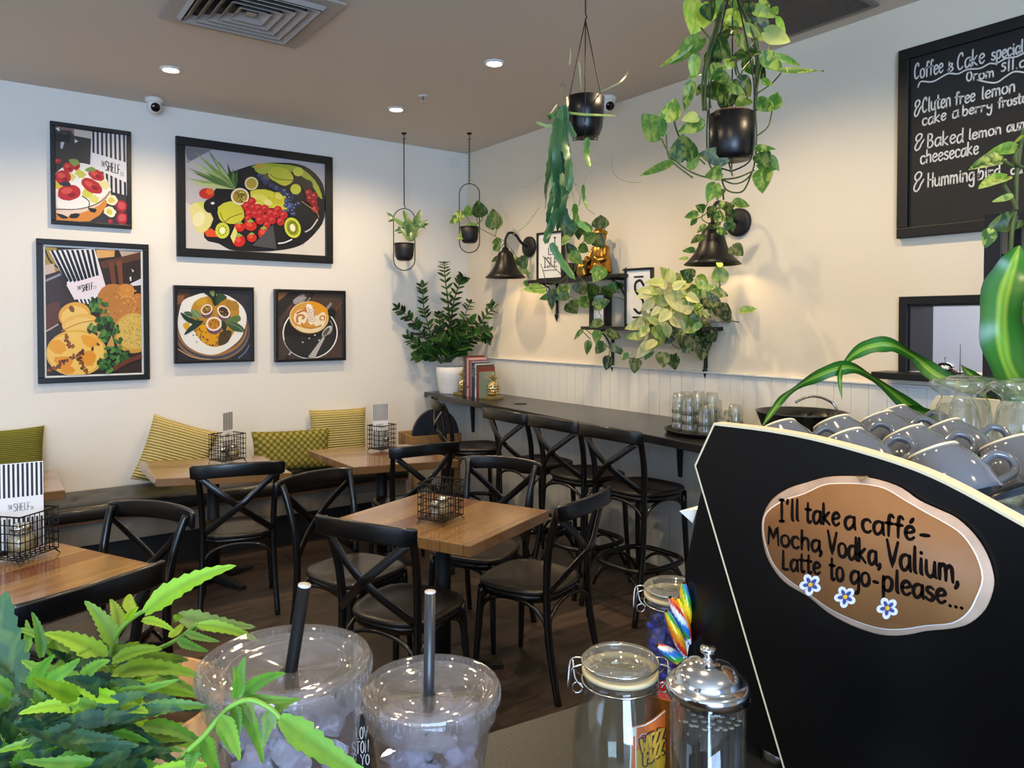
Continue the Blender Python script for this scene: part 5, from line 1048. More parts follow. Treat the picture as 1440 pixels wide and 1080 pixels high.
L4 = '''385,15,345,148,.85,2 415,20,430,100,.75,0 480,0,470,60,.7,2 385,195,248,312,.42,1 330,230,190,332,.16,2 350,280,345,398,.42,2 375,375,308,392,.35,2 335,415,300,545,.35,1 470,250,440,372,.7,0 455,215,525,285,.75,0 662,262,540,302,.55,0 500,70,628,118,.42,2 640,40,755,82,.38,2
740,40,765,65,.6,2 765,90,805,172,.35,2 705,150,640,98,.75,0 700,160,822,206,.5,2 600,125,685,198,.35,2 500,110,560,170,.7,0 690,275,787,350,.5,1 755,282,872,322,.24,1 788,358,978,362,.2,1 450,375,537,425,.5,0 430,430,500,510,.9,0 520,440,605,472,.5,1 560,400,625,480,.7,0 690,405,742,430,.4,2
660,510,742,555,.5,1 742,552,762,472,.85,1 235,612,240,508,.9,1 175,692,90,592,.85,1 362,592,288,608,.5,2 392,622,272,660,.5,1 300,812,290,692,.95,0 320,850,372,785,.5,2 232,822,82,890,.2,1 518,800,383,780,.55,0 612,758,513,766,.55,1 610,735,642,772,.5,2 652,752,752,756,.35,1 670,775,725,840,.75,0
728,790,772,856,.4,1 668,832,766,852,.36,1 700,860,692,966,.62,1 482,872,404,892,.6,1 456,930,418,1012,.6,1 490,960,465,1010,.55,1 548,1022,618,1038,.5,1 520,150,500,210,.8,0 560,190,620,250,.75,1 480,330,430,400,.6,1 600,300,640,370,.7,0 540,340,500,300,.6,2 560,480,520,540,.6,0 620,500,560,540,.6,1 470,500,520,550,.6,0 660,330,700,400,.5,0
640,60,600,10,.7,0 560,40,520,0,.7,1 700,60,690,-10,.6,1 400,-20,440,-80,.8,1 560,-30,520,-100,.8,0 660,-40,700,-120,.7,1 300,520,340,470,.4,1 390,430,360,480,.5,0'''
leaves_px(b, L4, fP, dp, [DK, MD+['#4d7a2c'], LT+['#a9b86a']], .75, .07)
vine_px(st, '415,560 410,700 420,820 470,895 560,930 640,870 662,700 655,560|175,690 230,790 330,870 450,905 560,900 650,862|245,615 270,690 330,760 400,830|410,550 402,350 470,150 500,0 520,-60|655,550 668,350 665,200 600,60 560,-40|740,560 720,640 660,690|205,680 215,790 260,840 340,900|640,870 600,960 550,975 500,950 480,870|430,545 420,380 440,220 480,100|670,470 740,420 785,370|660,480 690,330 740,220|560,380 545,310|640,300 590,360 580,400|515,800 540,890|380,140 430,200|330,230 370,280|490,960 495,1010|580,395 560,300 640,230 660,190', fP, dp, .0034, .05)
for k in range(7): x = 395+rnd.uniform(-14, 18); vine_px(st, f'{x},560 {x+rnd.uniform(-12,12)},420 {x+20},280 {x+60},140 {x+90},20', fP, dp, .0026, .04); x = 655+rnd.uniform(-14, 18); vine_px(st, f'{x},560 {x+rnd.uniform(-12,12)},430 {x+10},300 {x-20},160 {x-80},20', fP, dp, .0026, .04)
local(b, o_).build('leaves', pothosm, t); local(st, o_).build('vines', vinem, t)
# --- trailing pothos tangled on the right wall lamp (its own strand hanging from a hook on the lamp neck)
fL = lambda x, y: (935+x/5.4, 280+y/5.4); dl = 4.22; o_ = at_d(1000, 330, dl)
t = thing('lamp_pothos', 'pothos strand wound round the neck of the right wall lamp', 'plant', tuple(o_)); b, st = MB(), MB()
leaves_px(b, '250,110,155,135,.5,1 300,80,240,50,.7,1 330,110,400,70,.8,0 240,150,195,195,.6,1 430,60,520,55,.7,0 460,110,540,100,.8,0 470,140,500,200,.8,1 520,20,632,48,.5,1 440,20,420,70,.6,1 310,200,250,250,.5,1 290,280,205,330,.6,0 225,385,140,395,.4,1 175,450,105,455,.35,2 420,180,370,210,.6,1 480,180,460,240,.7,0 400,230,470,265,.5,1 510,360,585,420,.85,0 360,90,330,140,.8,0 380,120,450,150,.8,1 500,180,520,240,.7,0', fL, dl, [DK, MD, LT], .7, .05)
vine_px(st, '330,0 320,40 280,140 320,180 350,190|405,0 410,60 440,150 400,200|340,190 300,230 250,250|350,200 420,230 480,200 460,120|350,195 270,290|330,200 330,215 380,225 360,195|350,60 300,120 240,150|520,20 430,60 360,100', fL, dl, .0028, .03)
local(b, o_).build('leaves', pothosm, t); local(st, o_).build('vines', vinem, t)
# --- golden pothos on the upper shelf
f8 = lambda x, y: (680+x/3.6, 260+y/3.6)
pp = V((X0-.1, 4.27, 1.986)); t = thing('shelf_pothos', 'green pothos on the upper shelf trailing below it past the bracket', 'plant', tuple(pp)); du = 5.05
MB().lathe([(0, .002), (.055, 0), (.065, .01), (.07, .11), (.062, .11), (.06, .09), (0, .09)], 24).build('pot', matblack, t); b, st = MB(), MB()
for spec, d_ in (('592,218,592,158,1.1,0 470,198,482,268,.6,0 440,180,428,268,.75,0 495,195,532,262,.6,2 520,290,560,245,.7,1 550,262,605,312,.8,0 485,310,530,335,.7,1 440,345,492,395,.7,1 602,420,560,485,.75,1 455,350,425,300,.7,0 500,240,470,215,.7,0 430,260,400,300,.6,1 540,240,505,190,.6,1 590,420,540,440,.5,2 400,210,430,160,.5,0', 4.95), ('292,520,205,530,.4,2 350,560,290,576,.45,1 345,530,345,622,.42,0 385,560,432,508,.75,1 432,560,368,576,.5,0 480,545,505,492,1.05,0 560,565,525,505,.95,0 640,545,662,492,.7,1 430,598,470,645,.9,0 490,612,525,568,.8,1 557,612,632,588,.6,1 802,438,713,430,.5,0 735,612,832,575,.45,0 600,520,650,560,.6,0 700,500,660,530,.5,1 310,545,250,520,.5,2', 5.2)):
    leaves_px(b, spec, f8, d_, [DK, MD, LT], .5, .05)
vine_px(st, '440,430 400,480 300,520 220,520|470,440 500,480 560,510 660,530|430,440 420,540 470,580 530,600|560,500 620,560 680,570 740,600|460,440 480,330 520,270 560,240|480,440 580,330 615,290 612,210|450,430 440,330 430,260|400,560 340,540 345,600|600,520 690,545|300,360 420,480|290,400 310,470 320,540', f8, 5.15, .0028, .05)
local(b, pp).build('leaves', pothosm, t); local(st, pp).build('vines', vinem, t)
# --- pale variegated pothos on the lower shelf
pp = V((X0-.11, 3.05, 1.626)); t = thing('shelf_pale_pothos', 'cream and lime variegated pothos spilling over the lower shelf', 'plant', tuple(pp)); MB().lathe([(0, .002), (.055, 0), (.065, .01), (.07, .10), (.062, .10), (.06, .085), (0, .085)], 24).build('pot', matblack, t)
b, st, g = MB(), MB(), MB(); dl = 4.45
PLs = [['#aebb66', '#c6c985'], ['#d2cf92', '#b9c274'], ['#94aa4c', '#7b9a3a']]
spec = '''880,545,780,540,.5,0 905,500,825,500,.55,1 900,570,850,600,.55,1 930,480,900,420,.7,0 950,490,940,425,.6,1 960,540,910,480,.7,1 960,520,1020,490,.6,0 1000,520,1060,480,.6,0 980,540,1070,570,.55,1 930,560,990,600,.6,0 870,560,940,605,.55,2 1000,600,960,660,.6,0 940,640,890,690,.6,0 960,660,1020,700,.6,1 900,660,930,740,.6,2 850,690,800,640,.4,0 830,700,728,722,.5,1 800,770,725,770,.5,2 810,780,830,720,.6,0
860,720,910,780,.6,2 840,800,780,870,.5,1 870,790,820,830,.6,0 900,760,870,820,.6,2 1030,560,1090,590,.6,0 1010,640,1060,620,.6,1 960,600,920,560,.6,0 1000,560,940,540,.6,1 920,520,870,470,.5,1 1040,650,1000,720,.6,1 980,690,1010,760,.6,0 850,640,860,700,.5,1 890,620,850,660,.5,1 950,580,1010,640,.6,1 1040,500,1000,440,.6,2 970,450,1000,500,.6,1 930,600,860,570,.5,0 1000,590,1050,650,.6,2 900,540,830,560,.5,1 820,690,815,630,.35,0 880,700,830,670,.5,0'''
leaves_px(b, spec, f8, dl, PLs, .7, .12)
spec = '''1060,470,1000,440,.8,0 1090,560,1150,520,.6,1 1060,590,1110,550,.7,0 1130,580,1200,600,.8,0 1180,610,1240,690,.85,0 1160,540,1230,560,.6,1 1080,500,1150,520,.5,2 1200,490,1192,410,.8,2 1205,412,1180,390,.7,2 1300,640,1375,625,.45,2 1280,715,1222,760,.6,2 1110,640,1150,670,.6,1 1100,700,1045,745,.4,2 1140,740,1175,790,.85,0 1100,830,1100,885,.9,0 950,900,975,855,.5,0 960,860,968,930,.75,0 905,850,910,920,.75,0 770,880,765,945,.7,0 820,850,790,800,.6,1 640,870,618,930,.75,0
610,800,570,850,.7,0 535,790,520,855,.5,1 500,735,462,778,.4,1 620,750,692,765,.6,0 580,740,570,800,.6,1 700,850,660,820,.5,1 700,880,740,850,.5,1 640,810,690,850,.5,0 1000,780,1070,820,.6,0 960,770,920,800,.6,0 1060,700,1130,720,.7,1 1000,730,940,760,.6,0 850,830,820,880,.6,1 600,690,540,720,.5,0 1020,850,1040,800,.6,0'''
leaves_px(b, spec, f8, dl, [DK, MD, LT], .6, .12)
for k in range(34):
    x, y = rnd.uniform(960, 1150), rnd.uniform(470, 800); a = rnd.uniform(-.3, 2.2); leaves_px(b, f'{x:.0f},{y:.0f},{x+65*math.cos(a):.0f},{y+65*math.sin(a):.0f},.72,{rnd.choice([0, 0, 1, 1, 2])}', f8, dl+.08, [DK, MD, LT], .6, .08)
for k in range(16):
    x, y = rnd.uniform(800, 1000), rnd.uniform(520, 760); a = rnd.uniform(.2, 3.4); leaves_px(b, f'{x:.0f},{y:.0f},{x+70*math.cos(a):.0f},{y+60*math.sin(a):.0f},.6,{rnd.choice([0, 1, 2])}', f8, dl-.02, PLs, .7, .08)
vine_px(st, '960,600 1060,640 1140,590 1190,540 1195,480|980,620 1100,690 1250,690 1330,690 1365,600|940,640 860,830 770,880 680,850 600,800 540,750 500,720|960,640 950,800 1050,840 1090,840|1190,600 1200,500|900,640 830,740 820,680|640,830 630,900|540,780 500,740', f8, dl+.05, .0028, .08)
local(b, pp).build('leaves', palem, t); local(st, pp).build('vines', vinem, t)
# --- metal rack with pothos, and the corn plant at the right edge
rp = at_x(1401, 300, 2.6); t = thing('metal_rack', 'black metal rack post and rungs at the right edge before the pass', 'rack', (2.6, rp.y, 0)); H_ = rp.z
for k, (dx, dy) in enumerate(((0, 0), (.16, 0), (0, -.7), (.16, -.7))): MB().box((dx, dy, H_/2), (.05, .05, H_)).build('post', blackm, t, bevel=.003)
b = MB()
for z in (H_-.02, 1.62, 1.25, .85, .4):
    for dx in (0, .16): b.box((dx, -.35, z), (.025, .65, .025))
    for dy in (0, -.7): b.box((.08, dy, z), (.12, .025, .025))
b.build('rails', blackm, t); b = MB()
for z in (1.86, 1.78, 1.70, 1.55): b.tube([(0, -.02, z), (0, -.68, z)], .005, 6)
b.build('rungs', blackm, t)
fR = lambda x, y: (1380+x/3, 180+y/3); dr = 2.05; rb = at_d(1432, 190, dr); o_ = V((rb.x, rb.y, rb.z))
t = thing('rack_pothos', 'pothos vine climbing the black rack in front of the chalkboard', 'plant', tuple(o_)); b, st = MB(), MB()
leaves_px(b, '88,130,-30,158,.42,1 150,80,40,98,.45,2 180,35,130,70,.5,2 108,205,0,250,.4,2 130,285,52,310,.3,2 150,385,35,420,.62,0 175,400,110,425,.5,0 40,430,15,500,.6,1 65,700,40,790,.6,2 170,720,210,800,.7,1 150,1020,200,960,.8,0', fR, dr, [DK, MD, LT], .8, .03)
vine_px(st, '180,0 165,80 150,200 145,330 130,430 120,590|145,110 150,150 180,170|90,135 130,160 155,150|95,240 125,290 150,345|160,90 140,130 150,170|108,205 95,240', fR, dr, .0055, .02)
local(b, o_).build('leaves', pothosm, t); local(st, o_).build('vines', vinem, t)
def corn_leaf(mb, path, w, dep, f, th=.0, tw=0.0):
    q = nums(path); P = smooth_path([at_d(*f(a[0], a[1]), a[2] if len(a) > 2 else dep) for a in q], 7); n = len(P); vs, cs = [], []
    for i, p in enumerate(P):
        d = (P[min(i+1, n-1)]-P[max(i-1, 0)]).normalized(); view = (EYEV-p).normalized(); sd = d.cross(view).normalized(); a_ = tw+.5*math.sin(i*.35); sd = (sd*math.cos(a_)+view*math.sin(a_)).normalized(); u = i/(n-1); nn = sd.cross(d)
        ww = w/2*min(1, .45+u*2.2)*min(1, (1-u)*3.2+.02)*(1+.08*math.sin(i*.9))
        for k, c in ((-1, '#1d4a14'), (-.62, '#2c6a1c'), (-.34, '#2c6a1c'), (-.16, '#86a632'), (.0, '#5f922a'), (.16, '#86a632'), (.34, '#2c6a1c'), (.62, '#2c6a1c'), (1, '#1d4a14')):
            vs.append(p+sd*k*ww+nn*(.22*abs(k)*ww+.03*ww*math.sin(i*1.1)*(abs(k) > .8))); cs.append(hexc(c)+(0,))
    mb.add(vs, [(i*9+j, i*9+j+1, i*9+j+10, i*9+j+9) for i in range(n-1) for j in range(8)], 0, True, cs)
fI = lambda x, y: (x, y); base = at_d(1470, 600, 1.45); pb = V((base.x+.03, base.y, 1.0))
t = thing('corn_plant', 'corn plant with long striped arching leaves behind the upturned glasses', 'plant', (pb.x, pb.y, 1.0)); b = MB()
corn_leaf(b, '1462,620,1.45 1440,560,1.42 1412,500,1.38 1410,430,1.36 1425,370,1.36 1434,345,1.37', .072, 1.4, fI)
corn_leaf(b, '1455,640,1.45 1390,560,1.5 1320,528,1.55 1285,500,1.6 1250,484,1.62 1210,492,1.62 1182,520,1.6 1184,562,1.58', .033, 1.5, fI, tw=.5)
corn_leaf(b, '1455,650,1.45 1360,610,1.5 1290,578,1.55 1235,535,1.58 1195,516,1.6 1150,528,1.6 1108,552,1.58 1085,580,1.55 1070,602,1.5', .030, 1.5, fI, tw=.7)
corn_leaf(b, '1455,655,1.45 1350,600,1.5 1300,582,1.52 1250,574,1.55 1215,592,1.55', .03, 1.5, fI, tw=.9)
corn_leaf(b, '1462,630,1.45 1420,560,1.5 1370,530,1.53 1351,512,1.55', .02, 1.5, fI, tw=.6); corn_leaf(b, '1470,620,1.45 1520,540,1.4 1560,420,1.4 1600,380,1.4', .1, 1.5, fI); corn_leaf(b, '1475,630,1.45 1530,600,1.5 1600,560,1.5 1660,600,1.5', .08, 1.5, fI, tw=.5)
local(b, V((pb.x, pb.y, 1.0))).build('leaves', M('corn_leaf', '#ffffff', .35, attr=True), t)
zb = base.z-1.0; MB().tube([(0, 0, .10), (-.01, 0, zb*.5), (-.03, 0, zb+.02)], .016, 10).build('stem', M('corn_stem', '#6a5a3a', .8), t)
MB().lathe([(0, .002), (.07, 0), (.085, .14), (.078, .14), (.075, .12), (0, .12)], 28).build('pot', matblack, t); MB().lathe([(0, .125), (.074, .123), (.074, .115), (0, .115)], 20).build('soil', soilm, [c for c in t.children if c.name.split('.')[0] in ('pot', 'bowl')][0])
# ------------------------------------------------------------------ service counter in front of the camera
SZ = 1.0; sm_ = NT('counter_stone'); n_ = sm_.node('ShaderNodeTexNoise', Scale=300.0, Detail=3.0); sm_.link(sm_.coords(), n_.inputs[0]); sm_.link(sm_.ramp(n_.outputs['Fac'], [(.35, '#201f1e'), (.6, '#302f2c'), (.75, '#504e4a')]), sm_.p.inputs['Base Color']); sm_.p.inputs['Roughness'].default_value = .45; MATS['counter_stone'] = sm_.m
t = thing('service_counter', 'dark speckled stone service counter under the jars', 'counter', (0, 0, 0)); q = [(-.7, .02), (2.2, .02), (2.2, .78), (.832, .944), (.649, .964), (-.7, 1.11)]
MB().hexa([V((x, y, SZ-.04)) for x, y in q], [V((x, y, SZ)) for x, y in q]).build('counter_top', sm_.m, t, bevel=.003)
q = [(-.68, .08), (2.17, .08), (2.17, .72), (.832, .88), (-.68, 1.03)]; MB().hexa([V((x, y, 0)) for x, y in q], [V((x, y, SZ-.04)) for x, y in q]).build('cabinet', matblack, t)
# ------------------------------------------------------------------ espresso machine, side panel towards us
PX = .9; t = thing('espresso_machine', 'big black coffee machine side with cream edge, on the right', 'coffee machine', (PX, .45, SZ)); o_ = V((PX, .45, SZ))
pts = [at_x(x, y, PX) for x, y in ((1105, 1080), (980, 655), (1006, 598), (1085, 608), (1159, 623), (1256, 651), (1330, 681), (1440, 741))]
pts = [(p.y, p.z) for p in pts]; k0 = pts[0]; dirn = (pts[0][0]-pts[1][0], pts[0][1]-pts[1][1]); s0 = (1.03-k0[1])/dirn[1]
top = [(q.x, q.y) for q in smooth_path([(a, c, 0) for a, c in pts[2:]], 4)]
prof = [(k0[0]+dirn[0]*s0, 1.03), pts[1]]+top+[(.24, 1.395), (.17, 1.33), (.14, 1.22), (.14, 1.03)]
def offs(P, d):
    out = []; n = len(P); A = sum(P[i-1][0]*P[i][1]-P[i][0]*P[i-1][1] for i in range(n)); sg = 1 if A > 0 else -1
    for i in range(n):
        a, b_, c_ = V(P[i-1]), V(P[i]), V(P[(i+1) % n]); e1_, e2_ = (b_-a).normalized(), (c_-b_).normalized(); n1, n2 = V((e1_.y, -e1_.x))*sg, V((e2_.y, -e2_.x))*sg; m = (n1+n2).normalized(); m = m/max(.5, m.dot(n1)); out.append((b_.x+m.x*d, b_.y+m.y*d))
    return out
pl = lambda P, x: [V((x, a, c))-o_ for a, c in P]
machm = M('machine_black', '#030304', .32, spec=.35); cream = M('panel_cream', '#d8caa8', .5)
MB().hexa(pl(offs(prof, .0036), PX-.0012), pl(offs(prof, .0036), PX+.021)).build('cream_edge_panel', cream, t)
MB().hexa(pl(prof, PX-.0018), pl(prof, PX+.0035)).build('side_panel', machm, t)
bp = [at_x(x, y, PX+.021) for x, y in ((984, 692), (962, 802), (962, 960))]; body = [(.16, 1.03), (bp[2].y, 1.03)]+[(p.y, p.z) for p in bp[::-1]]+[(.70, 1.385), (.16, 1.385)]
MB().hexa(pl(body, PX+.0215), pl(body, PX+.70)).build('body', machm, t, bevel=.003)
MB().hexa(pl(offs(prof, .0028), PX+.705), pl(offs(prof, .0028), PX+.723)).build('far_side_panel', cream, t)
MB().box((.36, .0, .397), (.66, .50, .006)).build('cup_tray', steel, t)
for x in (.06, .64):
    for y in (-.2, .2): MB().lathe([(.022, 0), (.018, .03)], 16, (x, y, 0)).build('foot', steel, t)
q = [at_x(x, y, PX+.03)-o_ for x, y in ((954, 718), (979, 716), (973, 735))]
MB().hexa([p+V((.002, 0, -.001)) for p in q], [p+V((.05, 0, .001)) for p in q]).build('docket_slip', paper, t)
# ------------------------------------------------------------------ hanging wooden sign with the caffe verse
fS = lambda x, y: (1060+x/4.114, 660+y/4.114); XS = PX-.0125; o_ = at_x(*fS(700, 500), PX-.0015); sx3 = lambda X: (lambda x, y: at_x(*fS(x, y), X)-o_)
t = thing('wooden_sign', 'oval brown wooden verse sign with whitewashed rim and blue flowers', 'sign', tuple(o_))
outer = [(q.x, q.y) for q in smooth_path([(a, c, 0) for a, c in nums('45,350 60,250 110,170 200,110 310,75 420,45 540,38 650,45 760,70 860,110 960,180 1080,235 1180,285 1280,380 1350,490 1388,610 1385,700 1340,810 1250,890 1150,920 1000,935 900,955 800,962 700,950 560,900 430,830 320,740 200,670 130,600 70,490')], 3, True)]
inner = [(q.x, q.y) for q in smooth_path([(a, c, 0) for a, c in nums('52,345 72,250 170,180 290,140 400,90 500,80 640,85 760,110 880,180 1000,250 1110,310 1210,380 1290,500 1325,630 1290,740 1240,830 1150,890 1000,905 870,925 760,925 650,900 520,850 410,790 310,715 205,645 120,560 75,460')], 3, True)]
woodw = M('whitewashed_rim', '#b99c84', .75, var=.35, vscale=25); signm = M('sign_brown', '#86592f', .65, var=.12, vscale=30, bump=.1, bscale=40)
f0, f1 = sx3(PX-.0015), sx3(PX-.0095); g1 = sx3(XS)
oc = lambda P, k: [(700+(a-700)*k, 500+(c-500)*k) for a, c in P]
n = len(outer); b = MB(); b.skin([[f0(*p) for p in outer], [sx3(PX-.006)(*p) for p in outer], [f1(*p) for p in oc(outer, .985)]]); b.build('rim', woodw, t)
MB().skin([[sx3(PX-.009)(*p) for p in oc(inner, 1.006)], [sx3(PX-.0118)(*p) for p in oc(inner, 1.004)]]).build('white_line', M('sign_white', '#ddd0c4', .8), t)
MB().skin([[sx3(PX-.0105)(*p) for p in oc(inner, .992)], [g1(*p) for p in oc(inner, .990)]]).build('face', signm, t)
b = MB(); NX = (-1, 0, 0)
for tx, a, c, h in (("I'll", (148, 300), (262, 296), 122), ('take', (300, 305), (497, 326), 118), ('a', (525, 342), (588, 348), 120), ('caffé', (625, 358), (932, 410), 122), ('-', (960, 420), (1022, 425), 120), ('Mocha', (82, 430), (385, 478), 108), (',', (380, 480), (402, 484), 110), ('Vodka', (430, 486), (712, 556), 132), (',', (720, 556), (742, 560), 120),
    ('Valium', (772, 556), (1160, 656), 150), (',', (1165, 660), (1195, 668), 140), ('Latte', (165, 578), (385, 608), 108), ('to', (440, 636), (520, 648), 130), ('go', (560, 660), (672, 676), 125), ('-', (690, 690), (722, 696), 120), ('please', (745, 694), (1112, 778), 128), ('...', (1125, 790), (1215, 808), 90)):
    write(b, tx, a, c, h, g1, .0019, NX, .0003, brush=True)
b.build('lettering', M('sign_ink', '#120a07', .9, spec=.1), t)
pet, pin, cen = M('petal_white', '#d9dbe8', .7), M('petal_blue', '#3b4785', .7), M('flower_yellow', '#e0b41e', .6)
for cx, cy in ((328, 667), (529, 738), (774, 803)):
    b = MB()
    for k in range(5):
        a = k*1.2566+.5; ux, uy = math.cos(a), math.sin(a)
        for m_, (r0, rl, rw) in ((0, (38, 27, 24)), (1, (25, 20, 11))):
            b.add([sx3(XS-.0004-.0003*m_)(cx+ux*(r0+rl*math.cos(u))-uy*rw*math.sin(u), cy+uy*(r0+rl*math.cos(u))+ux*rw*math.sin(u)) for u in [i*.5236 for i in range(12)]], [tuple(range(12))], m_, False)
    b.add([sx3(XS-.0011)(cx+13*math.cos(u), cy+13*math.sin(u)) for u in [i*.5236 for i in range(12)]], [tuple(range(12))], 2, False); b.build('painted_flower', [pet, pin, cen], t)
MB().tube([f1(*p)+V((-.002, 0, 0)) for p in ((602, 38), (664, 42), (625, 66))], .0009, 6, closed=True).build('hook', M('brass', '#b59a5a', .35, 1), t)
# ------------------------------------------------------------------ cups on the machine
cupm = M('cup_glaze', '#5e626a', .08, coat=.6); footm = M('cup_foot', '#d8c9a8', .7)
def mug_parts(t):
    pr = [(.0, .004), (.026, .004), (.027, .0), (.030, .0), (.034, .008), (.043, .022), (.050, .040), (.0525, .060), (.0525, .066), (.0495, .066), (.0475, .042), (.040, .024), (.028, .012), (0, .010)]
    MB().lathe(pr, 40).build('body', cupm, t)
    MB().lathe([(.0255, .0015), (.0268, -.0015), (.0302, -.0015), (.0315, .0015)], 32, closed=True).build('foot_ring', footm, t)
    P = smooth_path([(.046, 0, .030), (.066, 0, .024), (.080, 0, .036), (.076, 0, .052), (.051, 0, .058)], 6)
    MB().tube(P, [.0055]*len(P), 10).build('handle', cupm, t)
RN = ['grey cup upside down, big one nearest the cream panel edge above the sign', 'grey tilted cup second from the nearest, by the panel edge', 'grey tilted cup just beyond the second cup, right side', 'grey tilted cup directly in front of the upturned glasses', 'grey tilted cup at the far end beside the panel top corner', 'grey tilted cup in the far row, second from its left end', 'grey tilted cup in the far row, third from its left end', 'grey tilted cup at the right end of the far row', 'grey tilted cup in the middle row at the right frame edge', 'grey cup cut by the right frame edge, lowest of all', 'grey cup with big blue handle right of the biggest cup']
MG = [(1.000, .450), (1.012, .580), (1.118, .545), (1.236, .545), (1.03, .70), (1.145, .675), (1.255, .660), (1.365, .69), (1.285, .43), (1.035, .325), (1.150, .425)]
mug0 = None
for i, (x, y) in enumerate(MG):
    tl = R_(-33+rnd.uniform(-3, 3)) if i != 9 else R_(-24); ax = V((.10, math.sin(-tl), math.cos(tl))).normalized()
    if mug0 is None: mug0 = thing('coffee_cup', RN[0], 'cup', (0, 0, 0), 0, 'grey cups on the coffee machine'); mug_parts(mug0); o = mug0
    else: o = dup(mug0, (0, 0, 0), 0, RN[i])
    zt = SZ+.400; low = .0525*math.sqrt(1-ax.z**2); fz = zt+low+.066*ax.z+.001
    zax = -ax; hq = V((.62, -.78, 0)); hd = (hq-zax*hq.dot(zax)).normalized(); yax = zax.cross(hd)
    o.matrix_world = Matrix(((hd.x, yax.x, zax.x, x), (hd.y, yax.y, zax.y, y), (hd.z, yax.z, zax.z, fz), (0, 0, 0, 1)))
latte = None
for i, (x, y) in enumerate(((1.385, .585), (1.425, .505), (1.475, .60), (1.52, .515))):
    lab = ['upturned footed latte glass, left one of the front pair', 'upturned footed latte glass, right one of the front pair', 'upturned latte glass seen between and behind the front pair', 'upturned latte glass at the far right behind the front pair'][i]
    if latte is None:
        pr = [(.0415, 0), (.040, .03), (.036, .075), (.031, .105), (.024, .118), (.025, .124), (.036, .132), (.0425, .139), (.0425, .147), (.034, .151), (0, .1515), (0, .112), (.024, .108), (.030, .098), (.0345, .07), (.0385, .03), (.0395, 0)]
        latte = MB().lathe(pr, 32).build('latte_glass', glassm); o = latte; tag(o, lab, 'glass', 'upturned latte glasses')
    else: o = latte.copy(); COL.objects.link(o); o['label'] = lab
    o.location = (x, y, SZ+.4005)
# ------------------------------------------------------------------ clip-top jars
jarm = thin_glass('jar_glass', '#f6f8f4', .04, .01, .30, '#efe9dc'); sealm = M('rubber_seal', '#d9c9a0', .6); lidg = thin_glass('lid_glass', '#eef0ea', .06, .07, .5, '#e8e4d8')
def clip_jar(x, y, rz, label, r=.062, h=.215, lr=.046):
    t = thing('clip_jar', label, 'jar', (x, y, SZ), rz, 'clip-top jars on the counter'); z = h-.021
    pr = [(0, .003), (r*.9, .002), (r, .012), (r*1.0, h*.45), (r*.95, h*.62), (r*.80, h*.77), (lr*1.0, z-.012), (lr*.98, z), (lr*.90, z), (lr*.92, z-.012), (r*.76, h*.76), (r*.91, h*.61), (r*.96, h*.45), (r*.96, .014), (0, .010)]
    MB().lathe(pr, 40).build('glass_body', jarm, t); MB().lathe([(lr*.9, z), (lr*1.08, z), (lr*1.08, z+.005), (lr*.9, z+.005)], 36, closed=True).build('seal', sealm, t)
    MB().lathe([(0, z+.006), (lr*1.02, z+.006), (lr*1.06, z+.012), (lr*1.06, z+.016), (lr*1.0, h), (lr*.8, h+.001), (lr*.74, h-.006), (lr*.3, h-.008), (0, h-.004)], 40).build('lid', lidg, t)
    b = MB()
    for zz in (z-.010, z+.015): b.tube([(lr*1.08*math.cos(a), lr*1.08*math.sin(a), zz) for a in [i*math.pi/16 for i in range(32)]], .0013, 6, closed=True)
    for s_ in (-1, 1):
        e = s_*(lr*1.08); b.tube(smooth_path([(e, -.018, z-.012), (e+s_*.010, -.012, z-.002), (e+s_*.012, 0, z+.016), (e+s_*.010, .012, z-.002), (e, .018, z-.012)], 4), .0013, 6)
        b.tube(smooth_path([(e, -.01, z+.015), (e+s_*.014, -.012, z+.01), (e+s_*.018, 0, z-.02), (e+s_*.014, .012, z+.01), (e, .01, z+.015)], 4), .0013, 6)
        b.tube([(e+s_*.006+.007*math.cos(a), .0, z-.02+.007*math.sin(a)) for a in [i*math.pi/5 for i in range(10)]], .0012, 5, closed=True)
    b.build('wire_clip', steel, t); return t
J1 = (.68, .692); clip_jar(J1[0], J1[1], YAW-math.pi/2, 'clip-top glass jar with an orange sweet packet, in front')
fK = lambda x, y: (880+x/10.8, 980+y/10.8); dk = (V((J1[0], J1[1], 0))).dot(_v)-.036
pq = [at_d(*fK(*p), dk) for p in ((45, 495), (150, 465), (290, 430), (430, 350), (600, 215), (610, 1000), (480, 1300), (60, 1300))]; o_ = sum(pq, V())/8
nn_ = -_v.copy(); kk = lambda p, l=0: at_d(*fK(*p), dk-l)-o_
t = thing('sweet_packet', 'orange sherbet sweet packet inside the front clip-top jar', 'packet', tuple(o_)); fro = [kk(p) for p in ((45, 495), (150, 465), (290, 430), (430, 350), (600, 215), (610, 700), (600, 1000), (560, 1250), (60, 1250), (75, 800))]
MB().hexa(fro, [p+_v*.004 for p in fro]).build('packet', [M('packet_orange', '#d9660f', .35)], t)
b = MB(); pY, pW, pB, pR = M('packet_yellow', '#c99a12', .4), M('packet_white', '#ece4d8', .5), M('packet_black', '#2a120a', .5), M('packet_red', '#b3203a', .4)
b.add([kk(p, .0006) for p in ((150, 820), (300, 800), (600, 760), (600, 990), (550, 1240), (150, 1240))], [tuple(range(6))], 0, False)
for pth in (((45, 495), (150, 465), (290, 430), (430, 350), (600, 215)), ((150, 470), (155, 1240)), ((48, 495), (78, 800), (64, 1240))): b.ribbon([kk(p, .0009) for p in pth], .0008, nn_, 1)
